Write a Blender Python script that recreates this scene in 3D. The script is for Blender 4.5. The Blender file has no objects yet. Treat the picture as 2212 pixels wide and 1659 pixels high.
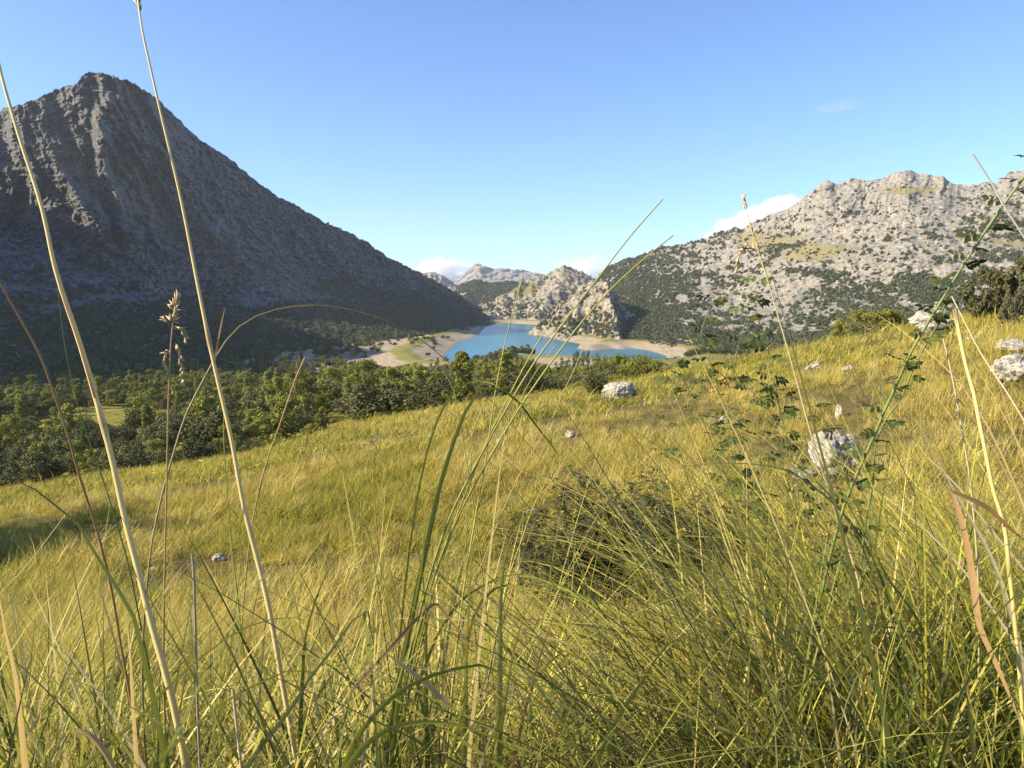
import bpy, math, random
import numpy as np
from mathutils import Vector

rng = np.random.default_rng(7)
random.seed(7)
S = bpy.context.scene
C = S.collection

# ------------------------------------------------------------------ camera
F, CX, CY, HOR = 1580.0, 1106.0, 829.5, 640.0          # measured on the photograph, 2212 wide
TH = math.atan((CY - HOR) / F)
cam = bpy.data.cameras.new('camera')
cam.sensor_width = 36
cam.lens = 36 * F / 2212
cam.clip_start = 0.05
cam.clip_end = 60000
cam_o = bpy.data.objects.new('camera', cam)
cam_o.rotation_euler = (math.pi / 2 - TH, 0, 0)
C.objects.link(cam_o)
S.camera = cam_o

# ------------------------------------------------------------------ light
SUN_EL, SUN_AZ = math.radians(31.5), math.radians(-103)     # azimuth from +Y (view direction), clockwise
sd = Vector((math.cos(SUN_EL) * math.sin(SUN_AZ), math.cos(SUN_EL) * math.cos(SUN_AZ), math.sin(SUN_EL)))
world = bpy.data.worlds.new('World')
S.world = world
world.use_nodes = True
wn = world.node_tree
bg = wn.nodes['Background']
sky = wn.nodes.new('ShaderNodeTexSky')
sky.sky_type = 'NISHITA'
sky.sun_disc = False
sky.sun_elevation = SUN_EL
sky.sun_rotation = SUN_AZ
sky.altitude = 700
sky.air_density = 1.0
sky.dust_density = 0.6
sky.ozone_density = 1.6
tint = wn.nodes.new('ShaderNodeMix'); tint.data_type = 'RGBA'; tint.blend_type = 'MULTIPLY'   # the camera's cool white balance
tint.inputs[0].default_value = 1.0; tint.inputs[7].default_value = (0.84, 1.04, 1.34, 1)
wn.links.new(sky.outputs[0], tint.inputs[6]); wn.links.new(tint.outputs[2], bg.inputs[0])
bg.inputs[1].default_value = 0.086
sun = bpy.data.lights.new('sun', 'SUN')
sun.energy = 5.0
sun.angle = math.radians(0.5)
sun.color = (1.0, 0.88, 0.66)
sun_o = bpy.data.objects.new('sun', sun)
sun_o.rotation_euler = (-sd).to_track_quat('-Z', 'Y').to_euler()
C.objects.link(sun_o)
S.view_settings.view_transform = 'Standard'
S.view_settings.look = 'None'
S.view_settings.exposure = 1.1
S.view_settings.gamma = 1
S.view_settings.use_curve_mapping = False
S.render.engine = 'CYCLES'
S.cycles.max_bounces = 7
S.cycles.diffuse_bounces = 3
S.cycles.transmission_bounces = 4
S.cycles.volume_bounces = 5
S.cycles.transparent_max_bounces = 8

# ------------------------------------------------------------------ small tools
def ray(px, py):
    """direction through a pixel of the 2212 x 1659 photograph, scaled to y = 1 : (a, e)"""
    px = np.asarray(px, float); py = np.asarray(py, float)
    yc = (CY - py) / F
    fy = math.cos(TH) + yc * math.sin(TH)
    return ((px - CX) / F) / fy, (yc * math.cos(TH) - math.sin(TH)) / fy

def at(px, py, d):
    a, e = ray(px, py)
    return (float(a * d), float(d), float(e * d))

def pix(x, y, z):
    x = np.asarray(x, float); y = np.asarray(y, float); z = np.asarray(z, float)
    zc = y * math.cos(TH) - z * math.sin(TH)
    yc = y * math.sin(TH) + z * math.cos(TH)
    return CX + F * x / zc, CY - F * yc / zc

def _hash(ix, iy, iz, seed):
    h = (ix * 374761393 + iy * 668265263 + iz * 2147483647 + seed * 1274126177) & 0xffffffff
    h = ((h ^ (h >> 13)) * 1274126177) & 0xffffffff
    h = ((h ^ (h >> 16)) * 2246822519) & 0xffffffff
    h = h ^ (h >> 13)
    return (h & 0xffff) / 32767.5 - 1.0

def pn(x, y, z=None, seed=0):
    """value noise in -1..1, cubic blend"""
    x = np.asarray(x, float); y = np.asarray(y, float)
    z = np.zeros_like(x) if z is None else np.asarray(z, float)
    ix = np.floor(x).astype(np.int64); iy = np.floor(y).astype(np.int64); iz = np.floor(z).astype(np.int64)
    fx = x - ix; fy = y - iy; fz = z - iz
    fx = fx * fx * fx * (fx * (fx * 6 - 15) + 10); fy = fy * fy * fy * (fy * (fy * 6 - 15) + 10); fz = fz * fz * (3 - 2 * fz)
    flat = not np.any(fz)
    def lay(k):
        a = _hash(ix, iy, iz + k, seed); b = _hash(ix + 1, iy, iz + k, seed)
        c = _hash(ix, iy + 1, iz + k, seed); d = _hash(ix + 1, iy + 1, iz + k, seed)
        return (a + (b - a) * fx) * (1 - fy) + (c + (d - c) * fx) * fy
    r = lay(0)
    return r if flat else r + (lay(1) - r) * fz

def fbm(x, y, z=None, o=4, seed=0, g=0.5):
    r = 0; amp = 1; t = 0; f = 1.0
    for k in range(o):
        r = r + amp * pn(x * f + 13.7 * k, y * f + 7.1 * k, None if z is None else z * f, seed + k)
        t += amp; amp *= g; f *= 2.03
    return r / t

def ridged(x, y, z=None, o=4, seed=0, g=0.5):
    r = 0; amp = 1; t = 0; f = 1.0
    for k in range(o):
        n = 1 - np.abs(pn(x * f + 3.3 * k, y * f + 9.2 * k, None if z is None else z * f, seed + k)) * 1.6
        r = r + amp * n
        t += amp; amp *= g; f *= 2.07
    return r / t

def sstep(a, b, x):
    t = np.clip((np.asarray(x, float) - a) / (b - a), 0, 1)
    return t * t * (3 - 2 * t)

def mesh_np(name, verts, faces, mat=None, parent=None, smooth=True, attrs=None, link=True, mats=None, fmat=None):
    """verts (n,3); faces (m,3) or (m,4) int array"""
    me = bpy.data.meshes.new(name)
    verts = np.ascontiguousarray(verts, dtype=np.float32)
    faces = np.asarray(faces, dtype=np.int32)
    me.vertices.add(len(verts))
    me.vertices.foreach_set('co', verts.ravel())
    if len(faces):
        k = faces.shape[1]
        me.loops.add(faces.size)
        me.loops.foreach_set('vertex_index', faces.ravel())
        me.polygons.add(len(faces))
        me.polygons.foreach_set('loop_start', np.arange(0, faces.size, k, dtype=np.int32))
        me.polygons.foreach_set('loop_total', np.full(len(faces), k, dtype=np.int32))
    me.update(calc_edges=True)
    if len(faces) and smooth:
        me.polygons.foreach_set('use_smooth', np.ones(len(faces), dtype=bool))
    for nm, v in (attrs or {}).items():
        v = np.asarray(v, np.float32)
        if v.ndim == 1:
            a = me.attributes.new(nm, 'FLOAT', 'POINT'); a.data.foreach_set('value', v)
        elif nm in ('rot', 'scl'):
            a = me.attributes.new(nm, 'FLOAT_VECTOR', 'POINT'); a.data.foreach_set('vector', v.ravel())
        else:
            a = me.attributes.new(nm, 'FLOAT_COLOR', 'POINT')
            a.data.foreach_set('color', np.concatenate([v, np.ones((len(v), 1), np.float32)], 1).ravel())
    if mats:
        for m in mats: me.materials.append(m)
        if fmat is not None: me.polygons.foreach_set('material_index', np.asarray(fmat, np.int32))
    elif mat: me.materials.append(mat)
    o = bpy.data.objects.new(name, me)
    if link: C.objects.link(o)
    if parent: o.parent = parent
    return o

def tag(o, label=None, cat=None, group=None, kind=None):
    if label: o['label'] = label
    if cat: o['category'] = cat
    if group: o['group'] = group
    if kind: o['kind'] = kind
    return o

def grid_faces(nr, nc):
    i = np.arange(nr * nc).reshape(nr, nc)
    return np.stack([i[:-1, :-1].ravel(), i[:-1, 1:].ravel(), i[1:, 1:].ravel(), i[1:, :-1].ravel()], 1)

# ------------------------------------------------------------------ materials
class N:
    def __init__(s, name):
        s.m = bpy.data.materials.new(name); s.m.use_nodes = True
        s.t = s.m.node_tree; s.t.nodes.clear()
        s.out = s.t.nodes.new('ShaderNodeOutputMaterial')
    def n(s, typ, ins=None, **kw):
        nd = s.t.nodes.new(typ)
        for k, v in kw.items(): setattr(nd, k, v)
        for k, v in (ins or {}).items():
            if isinstance(v, bpy.types.NodeSocket): s.t.links.new(v, nd.inputs[k])
            else: nd.inputs[k].default_value = v
        return nd
    def ramp(s, fac, pts):
        r = s.t.nodes.new('ShaderNodeValToRGB')
        while len(r.color_ramp.elements) < len(pts): r.color_ramp.elements.new(0.5)
        for e, (p, c) in zip(r.color_ramp.elements, pts):
            e.position = p; e.color = (c, c, c, 1) if isinstance(c, (int, float)) else (*c, 1)
        s.t.links.new(fac, r.inputs[0]); return r.outputs[0]
    def mix(s, fac, a, b, mode='MIX'):
        m = s.t.nodes.new('ShaderNodeMix'); m.data_type = 'RGBA'; m.blend_type = mode
        for k, v in ((0, fac), (6, a), (7, b)):
            if isinstance(v, bpy.types.NodeSocket): s.t.links.new(v, m.inputs[k])
            else: m.inputs[k].default_value = v if isinstance(v, (int, float)) else (*v, 1)
        return m.outputs[2]
    def noise(s, scale, detail=4, rough=0.55, vec=None, dist=0, dim=None):
        nd = s.n('ShaderNodeTexNoise', {'Scale': scale, 'Detail': detail, 'Roughness': rough, 'Distortion': dist})
        if vec: s.t.links.new(vec, nd.inputs['Vector'])
        return nd.outputs[0]
    def math(s, op, a, b=0.5, clamp=False):
        m = s.t.nodes.new('ShaderNodeMath'); m.operation = op; m.use_clamp = clamp
        for k, v in ((0, a), (1, b)):
            if isinstance(v, bpy.types.NodeSocket): s.t.links.new(v, m.inputs[k])
            else: m.inputs[k].default_value = v
        return m.outputs[0]
    def attr(s, name):
        return s.n('ShaderNodeAttribute', attribute_name=name)
    def principled(s, col, rough=0.8, bump=None, bdist=1.0, bstr=0.6, spec=0.3, **ins):
        p = s.n('ShaderNodeBsdfPrincipled', {'Roughness': rough, 'Specular IOR Level': spec})
        if isinstance(col, bpy.types.NodeSocket): s.t.links.new(col, p.inputs[0])
        else: p.inputs[0].default_value = (*col, 1)
        for k, v in ins.items(): p.inputs[k].default_value = v
        if bump is not None:
            b = s.n('ShaderNodeBump', {'Height': bump, 'Distance': bdist, 'Strength': bstr})
            s.t.links.new(b.outputs[0], p.inputs['Normal'])
        return p
    def done(s, shader):
        s.t.links.new(shader.outputs[0], s.out.inputs[0]); return s.m

def mat_rock(name, c_hi, c_lo, scale, grass=(0.21, 0.18, 0.065), bump=2.0, bscale=1.0):
    k = N(name)
    pos = k.n('ShaderNodeNewGeometry').outputs['Position']
    big = k.noise(0.012 * scale, 5, 0.6, pos); mid = k.noise(0.045 * scale, 6, 0.7, pos, 0.6)
    fine = k.noise(0.11 * scale, 8, 0.7, pos)
    vf = k.noise(0.5 * scale, 5, 0.7, pos)
    col = k.ramp(fine, [(0.41, c_lo), (0.55, c_hi)])
    col = k.mix(k.ramp(vf, [(0.40, 0.75), (0.49, 0.0)]), col, tuple(v * 0.45 for v in c_lo))
    col = k.mix(k.ramp(mid, [(0.43, 0.5), (0.50, 0.0)]), col, c_lo)
    rust = k.ramp(k.noise(0.02 * scale, 3, 0.5, pos), [(0.62, 0.0), (0.74, 0.6)])
    col = k.mix(rust, col, (0.36, 0.23, 0.13))
    col = k.mix(k.ramp(big, [(0.35, 0.35), (0.55, 0.0)]), col, tuple(v * 0.7 for v in c_hi))
    g = k.attr('cover').outputs['Fac']
    gn = k.math('ADD', g, k.math('MULTIPLY', k.math('SUBTRACT', fine, 0.5), 1.4))
    gcol = k.ramp(vf, [(0.3, tuple(v * 0.6 for v in grass)), (0.7, tuple(v * 1.15 for v in grass))])
    col = k.mix(k.ramp(gn, [(0.45, 0.0), (0.6, 1.0)]), col, gcol)
    hgt = k.math('ADD', fine, k.math('MULTIPLY', vf, 0.5))
    hgt = k.math('ADD', hgt, k.math('MULTIPLY', k.noise(0.045 * scale, 6, 0.65, pos), 2.0))
    p = k.principled(col, 0.95, hgt, bump * bscale, 1.0, 0.1)
    return k.done(p)

M = {}
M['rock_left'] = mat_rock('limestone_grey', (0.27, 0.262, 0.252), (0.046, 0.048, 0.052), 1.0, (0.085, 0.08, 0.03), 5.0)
M['rock_right'] = mat_rock('limestone_pale', (0.43, 0.388, 0.322), (0.17, 0.153, 0.128), 1.2, (0.29, 0.245, 0.12), 3.0)
M['rock_karst'] = mat_rock('limestone_karst', (0.46, 0.395, 0.305), (0.14, 0.122, 0.096), 1.0, (0.22, 0.185, 0.07), 3.0)
M['rock_far'] = mat_rock('limestone_far', (0.36, 0.32, 0.28), (0.22, 0.20, 0.18), 0.35, (0.16, 0.15, 0.07), 8.0)

def mat_sheet_ground():
    k = N('valley_soil')
    pos = k.n('ShaderNodeNewGeometry').outputs['Position']
    z = k.n('ShaderNodeSeparateXYZ', {0: pos}).outputs[2]
    n1 = k.noise(0.03, 6, 0.6, pos); n2 = k.noise(0.3, 6, 0.65, pos); n3 = k.noise(0.009, 3, 0.5, pos)
    grass = k.ramp(n2, [(0.3, (0.10, 0.088, 0.026)), (0.5, (0.235, 0.205, 0.05)), (0.72, (0.33, 0.28, 0.08))])
    grass = k.mix(k.ramp(n1, [(0.4, 0.0), (0.62, 0.6)]), grass, (0.13, 0.14, 0.04))
    sand = k.ramp(n2, [(0.35, (0.27, 0.21, 0.145)), (0.65, (0.42, 0.34, 0.24))])
    sand = k.mix(k.ramp(n1, [(0.5, 0.0), (0.62, 0.55)]), sand, (0.29, 0.245, 0.16))
    sv = k.n('ShaderNodeMapping', {'Vector': pos, 'Scale': (0.02, 0.02, 1.6)}).outputs[0]
    sand = k.mix(k.ramp(k.noise(1.0, 4, 0.7, sv), [(0.40, 0.55), (0.55, 0.0)]), sand, (0.20, 0.165, 0.12))      # old waterlines
    zz = k.math('ADD', z, k.math('MULTIPLY', k.math('SUBTRACT', n1, 0.5), 3.0))
    fz = k.n('ShaderNodeMapRange', {'Value': zz, 'From Min': -72.6, 'From Max': -71.4})
    s = k.mix(fz.outputs[0], sand, grass)
    wet = k.n('ShaderNodeMapRange', {'Value': z, 'From Min': -80.2, 'From Max': -79.3})
    s = k.mix(wet.outputs[0], (0.20, 0.165, 0.11), s)
    return k.done(k.principled(s, 0.95, k.math('ADD', n2, n1), 0.6, 1.0, 0.1))
M['valley'] = mat_sheet_ground()

def mat_hill():
    k = N('hillside_soil')
    pos = k.n('ShaderNodeNewGeometry').outputs['Position']
    n1 = k.noise(0.7, 6, 0.65, pos); n2 = k.noise(6, 6, 0.7, pos)
    c = k.ramp(n2, [(0.3, (0.05, 0.04, 0.016)), (0.6, (0.16, 0.13, 0.045)), (0.8, (0.22, 0.18, 0.07))])
    c = k.mix(k.ramp(n1, [(0.35, 0.7), (0.6, 0.0)]), c, (0.075, 0.065, 0.02))
    return k.done(k.principled(c, 0.95, n2, 0.06, 1.0, 0.1))
M['hill'] = mat_hill()

def mat_water():
    k = N('lake_water')
    pos = k.n('ShaderNodeNewGeometry').outputs['Position']
    mp = k.n('ShaderNodeMapping', {'Vector': pos, 'Scale': (1.0, 0.35, 1.0)})
    n = k.noise(0.35, 4, 0.6, mp.outputs[0])
    n2 = k.noise(0.006, 4, 0.65, k.n('ShaderNodeMapping', {'Vector': pos, 'Scale': (1.0, 0.3, 1.0)}).outputs[0])
    col = k.ramp(n2, [(0.4, (0.010, 0.095, 0.130)), (0.6, (0.022, 0.150, 0.180))])
    return k.done(k.principled(col, 0.25, n, 0.35, 0.8, 0.4))
M['water'] = mat_water()

def mat_leaf(name, c0, c1, trans=0.3, rough=0.6, attr=False, var=0.35, spec=0.1):
    k = N(name)
    oi = k.n('ShaderNodeObjectInfo').outputs['Random']
    if attr: base = k.attr('tint').outputs['Color']
    else:
        pos = k.n('ShaderNodeNewGeometry').outputs['Random Per Island']
        base = k.mix(pos, c0, c1)
    v = k.n('ShaderNodeMapRange', {'Value': oi, 'To Min': 1 - var, 'To Max': 1 + var}).outputs[0]
    hsv = k.n('ShaderNodeHueSaturation', {'Color': base, 'Value': v})
    d = k.principled(hsv.outputs[0], rough, spec=spec)
    t = k.n('ShaderNodeBsdfTranslucent', {'Color': hsv.outputs[0]})
    m = k.n('ShaderNodeMixShader', {0: trans, 1: d.outputs[0], 2: t.outputs[0]})
    return k.done(m)

# ------------------------------------------------------------------ sheets: terrain as height fields
def sil(points):
    """silhouette pixels -> sorted (a, e) arrays"""
    p = np.array(points, float); a, e = ray(p[:, 0], p[:, 1])
    return a, e

def prof_from(cols):
    """cols: list of (px, [(depth, py | ('z', z))...]) all with the same count -> a, D, Z arrays"""
    A = []; D = []; Z = []
    for px, pts in cols:
        ds = []; zs = []
        for d, v in pts:
            ds.append(d)
            zs.append(v[1] if isinstance(v, tuple) else float(ray(px, v)[1]) * d)
        A.append(float(ray(px, 640)[0])); D.append(ds); Z.append(zs)
    return np.array(A), np.array(D), np.array(Z)

def interp_rows(A, T, a):
    return np.stack([np.interp(a, A, T[:, k]) for k in range(T.shape[1])], 1)

def build_sheet(name, cols, weights, rows, acols, ridge=None, ridge_k=None, jitter=0.0, disp=None, cover=None, mat=None, back=None, smoothv=True):
    A, D, Z = prof_from(cols)
    Dc = interp_rows(A, D, acols); Zc = interp_rows(A, Z, acols)
    if ridge is not None:
        ra, re = ridge
        e = np.interp(acols, ra, re) + jitter * fbm(acols * 160, acols * 0, o=4, seed=91, g=0.6)
        inside = (acols >= ra[0]) & (acols <= ra[-1])
        zz = e * Dc[:, ridge_k]
        Zc[:, ridge_k] = np.where(inside, zz, Zc[:, ridge_k])
    w = np.array(weights, float); kn = np.round(np.concatenate([[0], np.cumsum(w)]) / w.sum() * (rows - 1)) / (rows - 1)
    v = np.linspace(0, 1, rows)
    nc = len(acols); DD = np.empty((rows, nc)); ZZ = np.empty((rows, nc))
    seg = np.clip(np.searchsorted(kn, v + 1e-9, side='right') - 1, 0, len(w) - 1)
    t = (v - kn[seg]) / (kn[seg + 1] - kn[seg])
    DD[:] = (Dc[:, seg] * (1 - t) + Dc[:, seg + 1] * t).T
    ZZ[:] = (Zc[:, seg] * (1 - t) + Zc[:, seg + 1] * t).T
    AA = np.repeat(acols[None], rows, 0)
    if smoothv:                                       # soften the kinks between control rows
        rk = None if ridge_k is None else int(round(kn[ridge_k] * (rows - 1)))
        for _ in range(smoothv if isinstance(smoothv, int) and smoothv > 1 else 6):
            Z2 = ZZ.copy(); D2 = DD.copy()
            Z2[1:-1] = (ZZ[:-2] + 2 * ZZ[1:-1] + ZZ[2:]) / 4; D2[1:-1] = (DD[:-2] + 2 * DD[1:-1] + DD[2:]) / 4
            if rk is not None: Z2[rk] = ZZ[rk]; D2[rk] = DD[rk]
            ZZ, DD = Z2, D2
    X, Y = AA * DD, DD
    VV = np.repeat(v[:, None], nc, 1)
    px, py = pix(X, Y, ZZ)
    if disp is not None:
        dd = disp(X, Y, ZZ, VV, px, py)
        sc = (Y + dd) / Y
        X, Y, ZZ = X * sc, Y + dd, ZZ * sc
    cv = cover(X, Y, ZZ, VV, px, py) if cover is not None else np.zeros_like(X)
    V = np.stack([X.ravel(), Y.ravel(), ZZ.ravel()], 1)
    o = mesh_np(name, V, grid_faces(rows, nc), mat, attrs={'cover': np.broadcast_to(cv, X.shape).ravel()})
    tag(o, kind='structure')
    return o, dict(X=X, Y=Y, Z=ZZ, V=VV, px=px, py=py)

def apx(px): return float(ray(px, 640)[0])

# --- the mountain with the big shaded wall
ML_SIL = sil([(-250, 275), (-100, 262), (0, 238), (30, 232), (75, 215), (110, 198), (140, 186), (168, 180), (178, 162), (205, 155), (235, 160), (290, 180), (340, 212),
              (390, 262), (430, 300), (500, 345), (540, 380), (600, 425), (650, 450), (700, 480), (750, 500), (800, 528), (830, 548), (850, 560), (880, 575),
              (910, 590), (950, 612), (1000, 640), (1040, 668), (1068, 694)])
ML = [(-2350, [(190, ('z', -60)), (250, ('z', 20)), (320, ('z', 160)), (400, ('z', 320)), (470, ('z', 450)), (900, ('z', 100))]),  # unseen ridge columns out of frame, added and raised to shade the valley
      (-1700, [(380, ('z', -90)), (430, ('z', -40)), (500, ('z', 90)), (570, ('z', 280)), (640, ('z', 470)), (1100, ('z', 0))]),
      (-1300, [(400, ('z', -90)), (480, ('z', 0)), (600, ('z', 220)), (680, ('z', 400)), (760, ('z', 545)), (1200, ('z', 100))]),
      (-900, [(420, ('z', -90)), (540, ('z', -20)), (720, ('z', 130)), (860, ('z', 370)), (960, ('z', 520)), (1400, ('z', 100))]),
      (-450, [(440, ('z', -90)), (640, ('z', -10)), (860, ('z', 75)), (1080, ('z', 290)), (1220, ('z', 370)), (1700, ('z', 0))]),
      (-150, [(450, ('z', -90)), (640, 780), (1000, 600), (1230, 420), (1440, 272), (1900, ('z', 50))]),
      (0, [(470, ('z', -90)), (640, 790), (1060, 625), (1290, 430), (1490, 238), (1900, ('z', 50))]),
      (200, [(560, ('z', -92)), (760, 762), (1120, 632), (1310, 420), (1480, 158), (1950, ('z', 50))]),
      (300, [(640, ('z', -95)), (850, 745), (1180, 640), (1370, 420), (1540, 183), (2000, ('z', 50))]),
      (600, [(850, ('z', -95)), (1050, 748), (1420, 655), (1680, 540), (1900, 425), (2400, ('z', -100))]),
      (900, [(1280, ('z', -95)), (1420, 722), (1750, 680), (2020, 640), (2220, 585), (2700, ('z', -150))]),
      (1000, [(1560, ('z', -95)), (1640, 712), (1900, 692), (2120, 670), (2320, 640), (2800, ('z', -200))]),
      (1068, [(2080, ('z', -92)), (2120, ('z', -84)), (2240, ('z', -80)), (2330, ('z', -78)), (2400, ('z', -76)), (2800, ('z', -200))])]

def gauss(px, py, cx, cy, sx, sy):
    return np.exp(-(((px - cx) / sx) ** 2 + ((py - cy) / sy) ** 2))

def ml_disp(X, Y, Z, V, px, py):
    s = X + 0.35 * (Y - 1500)
    lean = s + 0.5 * Z
    w = 25 * fbm(s / 90, Z / 90, o=3, seed=5)
    upper = sstep(0.42, 0.62, V)
    left = 1 - 0.86 * sstep(290, 480, px)
    ribs = ridged((lean + w) / 78, (Z + w) / 420, o=2, seed=11, g=0.4)
    r2 = ridged((lean + w * 0.7) / 30, (Z - w) / 130, o=3, seed=21, g=0.55)
    r3 = fbm(s / 13, Y / 30, Z / 12, o=4, seed=31, g=0.62)
    r4 = ridged(s / 6.5, Z / 8, o=2, seed=37)
    r5 = ridged(X / 9, Y / 20, Z / 7, o=2, seed=39, g=0.6)
    slab = ridged((X + 0.5 * w) / 48, Y / 90, (Z + w) / 40, o=3, seed=43, g=0.6)
    big = fbm(s / 260, Z / 200, o=2, seed=41)
    d = -upper * (135 * left * (ribs - 0.45) + 40 * left * (r2 - 0.45)) - (0.45 + 0.55 * upper) * (20 * r3 + 6 * r4 + 12 * (r5 - 0.4)) - 22 * big - 17 * (slab - 0.4)
    d = d - 80 * gauss(px, py, 462, 500, 24, 20) - 45 * gauss(px, py, 508, 540, 10, 20) - 55 * gauss(px, py, 225, 270, 26, 85) * left
    d = d + 40 * gauss(px, py, 195, 330, 10, 110) + 14 * gauss(px, py, 175, 650, 8, 90)
    return d * sstep(0.0, 0.12, V) * np.clip(Y / 1100, 0.2, 1.2)

def ml_cover(X, Y, Z, V, px, py):
    low = 0.75 * (1 - sstep(0.20, 0.34, V + 0.05 * fbm(X / 50, Y / 50, seed=3)))
    patch = 0.62 * gauss(px, py, 262, 512, 55, 26) + 0.4 * gauss(px, py, 850, 560, 22, 18)
    return low * sstep(-0.5, 0.4, fbm(X / 60, Y / 60, o=3, seed=9)) + patch + 0.2 * (fbm(X / 40, Z / 40, o=3, seed=19) - 0.2)

ac = np.concatenate([np.linspace(apx(-2350), apx(-60), 140), np.linspace(apx(-58), apx(1068), 780)])
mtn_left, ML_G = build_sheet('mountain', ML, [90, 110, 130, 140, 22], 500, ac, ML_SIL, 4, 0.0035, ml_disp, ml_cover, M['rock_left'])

# --- the pale scrub-dotted mountain
MR_SIL = sil([(1245, 720), (1262, 655), (1272, 622), (1290, 600), (1310, 577), (1350, 560), (1375, 556), (1400, 545), (1430, 533), (1460, 529), (1500, 521), (1530, 513), (1548, 503), (1560, 500),
              (1590, 492), (1605, 494), (1625, 480), (1660, 465), (1700, 452), (1720, 440), (1738, 424), (1756, 412), (1772, 395), (1785, 390), (1795, 393), (1812, 398), (1835, 386), (1850, 385), (1870, 390),
              (1900, 387), (1930, 373), (1957, 368), (1968, 368), (1985, 377), (2003, 376), (2020, 381), (2035, 380), (2060, 397), (2085, 399), (2110, 399), (2125, 394), (2140, 393), (2152, 398), (2165, 385), (2180, 372),
              (2215, 366), (2300, 345), (2500, 340), (2900, 330), (3300, 360)])
MR = [(1245, [(1900, ('z', -110)), (2000, ('z', -100)), (2100, ('z', -100)), (2200, ('z', -100)), (2300, ('z', -100)), (2800, ('z', -200))]),
      (1290, [(1250, ('z', -95)), (1420, ('z', -79)), (1720, 690), (2050, 640), (2300, 600), (2900, ('z', -100))]),
      (1370, [(1140, ('z', -90)), (1220, ('z', -76)), (1560, 680), (1950, 610), (2250, 556), (2900, ('z', -50))]),
      (1450, [(1010, ('z', -90)), (1080, ('z', -76)), (1450, 680), (1850, 600), (2150, 530), (2800, ('z', 0))]),
      (1560, [(930, ('z', -90)), (1010, ('z', -76)), (1400, 670), (1800, 575), (2050, 500), (2700, ('z', 60))]),
      (1750, [(880, ('z', -90)), (960, ('z', -74)), (1300, 650), (1620, 520), (1850, 415), (2500, ('z', 120))]),
      (1950, [(820, ('z', -90)), (900, ('z', -70)), (1200, 630), (1480, 500), (1700, 368), (2400, ('z', 150))]),
      (2212, [(740, ('z', -90)), (820, ('z', -62)), (1100, 610), (1350, 490), (1550, 366), (2300, ('z', 150))]),
      (2900, [(640, ('z', -80)), (740, ('z', -50)), (1000, 600), (1250, 450), (1400, 330), (2200, ('z', 200))]),
      (3300, [(600, ('z', -60)), (700, ('z', -40)), (900, 600), (1150, 450), (1300, 360), (2200, ('z', 200))])]

def mr_disp(X, Y, Z, V, px, py):
    s = X - 0.2 * Y
    w = 30 * fbm(X / 120, Z / 100, o=3, seed=55)
    up = sstep(0.5, 0.8, V)
    r1 = ridged((s + w) / 120, (Z + Y * 0.2 + w) / 200, o=3, seed=61)
    r2 = ridged((s - 0.6 * Z + w) / 34, (Z + w) / 60, o=3, seed=71, g=0.6)
    r3 = fbm(X / 12, Y / 14, Z / 10, o=4, seed=81, g=0.65)
    terr = fbm(X / 160, Z / 14 + X / 300, o=3, seed=83)
    big = fbm(X / 380, Z / 180, o=2, seed=85)
    crag = gauss(px, py, 1840, 445, 90, 28)
    d = -(26 - 12 * up) * (r1 - 0.4) - (10 + 8 * up + 16 * crag) * (r2 - 0.4) - (9 - 2 * up) * r3 - 8 * terr * (1 - up) - 60 * big
    return d * sstep(0.0, 0.15, V)

def mr_cover(X, Y, Z, V, px, py):
    g = 0.5 * gauss(px, py, 1660, 515, 90, 30) + 0.62 * gauss(px, py, 1760, 550, 110, 26) + 0.75 * gauss(px, py, 1960, 412, 75, 11) + 0.6 * gauss(px, py, 2190, 520, 60, 30)
    g = g + 0.6 * gauss(px, py, 2150, 470, 60, 16)
    return g + 0.5 * fbm(X / 40, Y / 60, Z / 22, o=5, seed=87, g=0.65) + 0.10

ac = np.concatenate([np.linspace(apx(1245), apx(2230), 540), np.linspace(apx(2236), apx(3300), 90)])
mtn_right, MR_G = build_sheet('mountain', MR, [40, 110, 110, 100, 15], 370, ac, MR_SIL, 4, 0.0015, mr_disp, mr_cover, M['rock_right'])

# --- far ranges
FAR = [(880, [(5600, 700), (6300, 640), (6900, 602), (8500, ('z', -200))]), (1014, [(5200, 700), (6000, 630), (6700, 578), (8500, ('z', -200))]),
       (1250, [(5200, 700), (6000, 640), (6700, 600), (8500, ('z', -200))]), (1420, [(5200, 700), (6000, 650), (6700, 615), (8500, ('z', -200))])]
FAR_SIL = sil([(880, 625), (930, 618), (960, 608), (980, 604), (995, 600), (1006, 590), (1014, 579), (1022, 572), (1030, 569), (1036, 568), (1042, 572), (1050, 575), (1058, 578), (1067, 582), (1080, 579), (1097, 580),
               (1110, 583), (1127, 583), (1140, 584), (1153, 588), (1175, 593), (1220, 598), (1300, 604), (1420, 620)])
def far_disp(sc, amp, seed):
    def f(X, Y, Z, V, px, py):
        return -amp * (1.0 * (ridged(X / (300 * sc), Z / (260 * sc), o=4, seed=seed, g=0.55) - 0.4) + 0.5 * fbm(X / (60 * sc), Y / (60 * sc), Z / (50 * sc), o=4, seed=seed + 9)) * sstep(0, 0.1, V)
    return f
far_cov = lambda X, Y, Z, V, px, py: 0.3 + 0.3 * fbm(X / 200, Z / 60, o=3, seed=5)
build_sheet('mountain', FAR, [60, 60, 14], 120, np.linspace(apx(880), apx(1420), 260), FAR_SIL, 2, 0.002, far_disp(1.0, 190, 101), far_cov, M['rock_far'])
FAR2 = [(870, [(3700, 700), (4200, 640), (4700, 585), (6000, ('z', -200))]), (1080, [(3700, 720), (4200, 690), (4700, 660), (6000, ('z', -300))])]
FAR2_SIL = sil([(870, 585), (900, 590), (913, 589), (925, 587), (939, 588), (955, 594), (968, 602), (980, 612), (1000, 626), (1040, 640), (1080, 650)])
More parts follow.
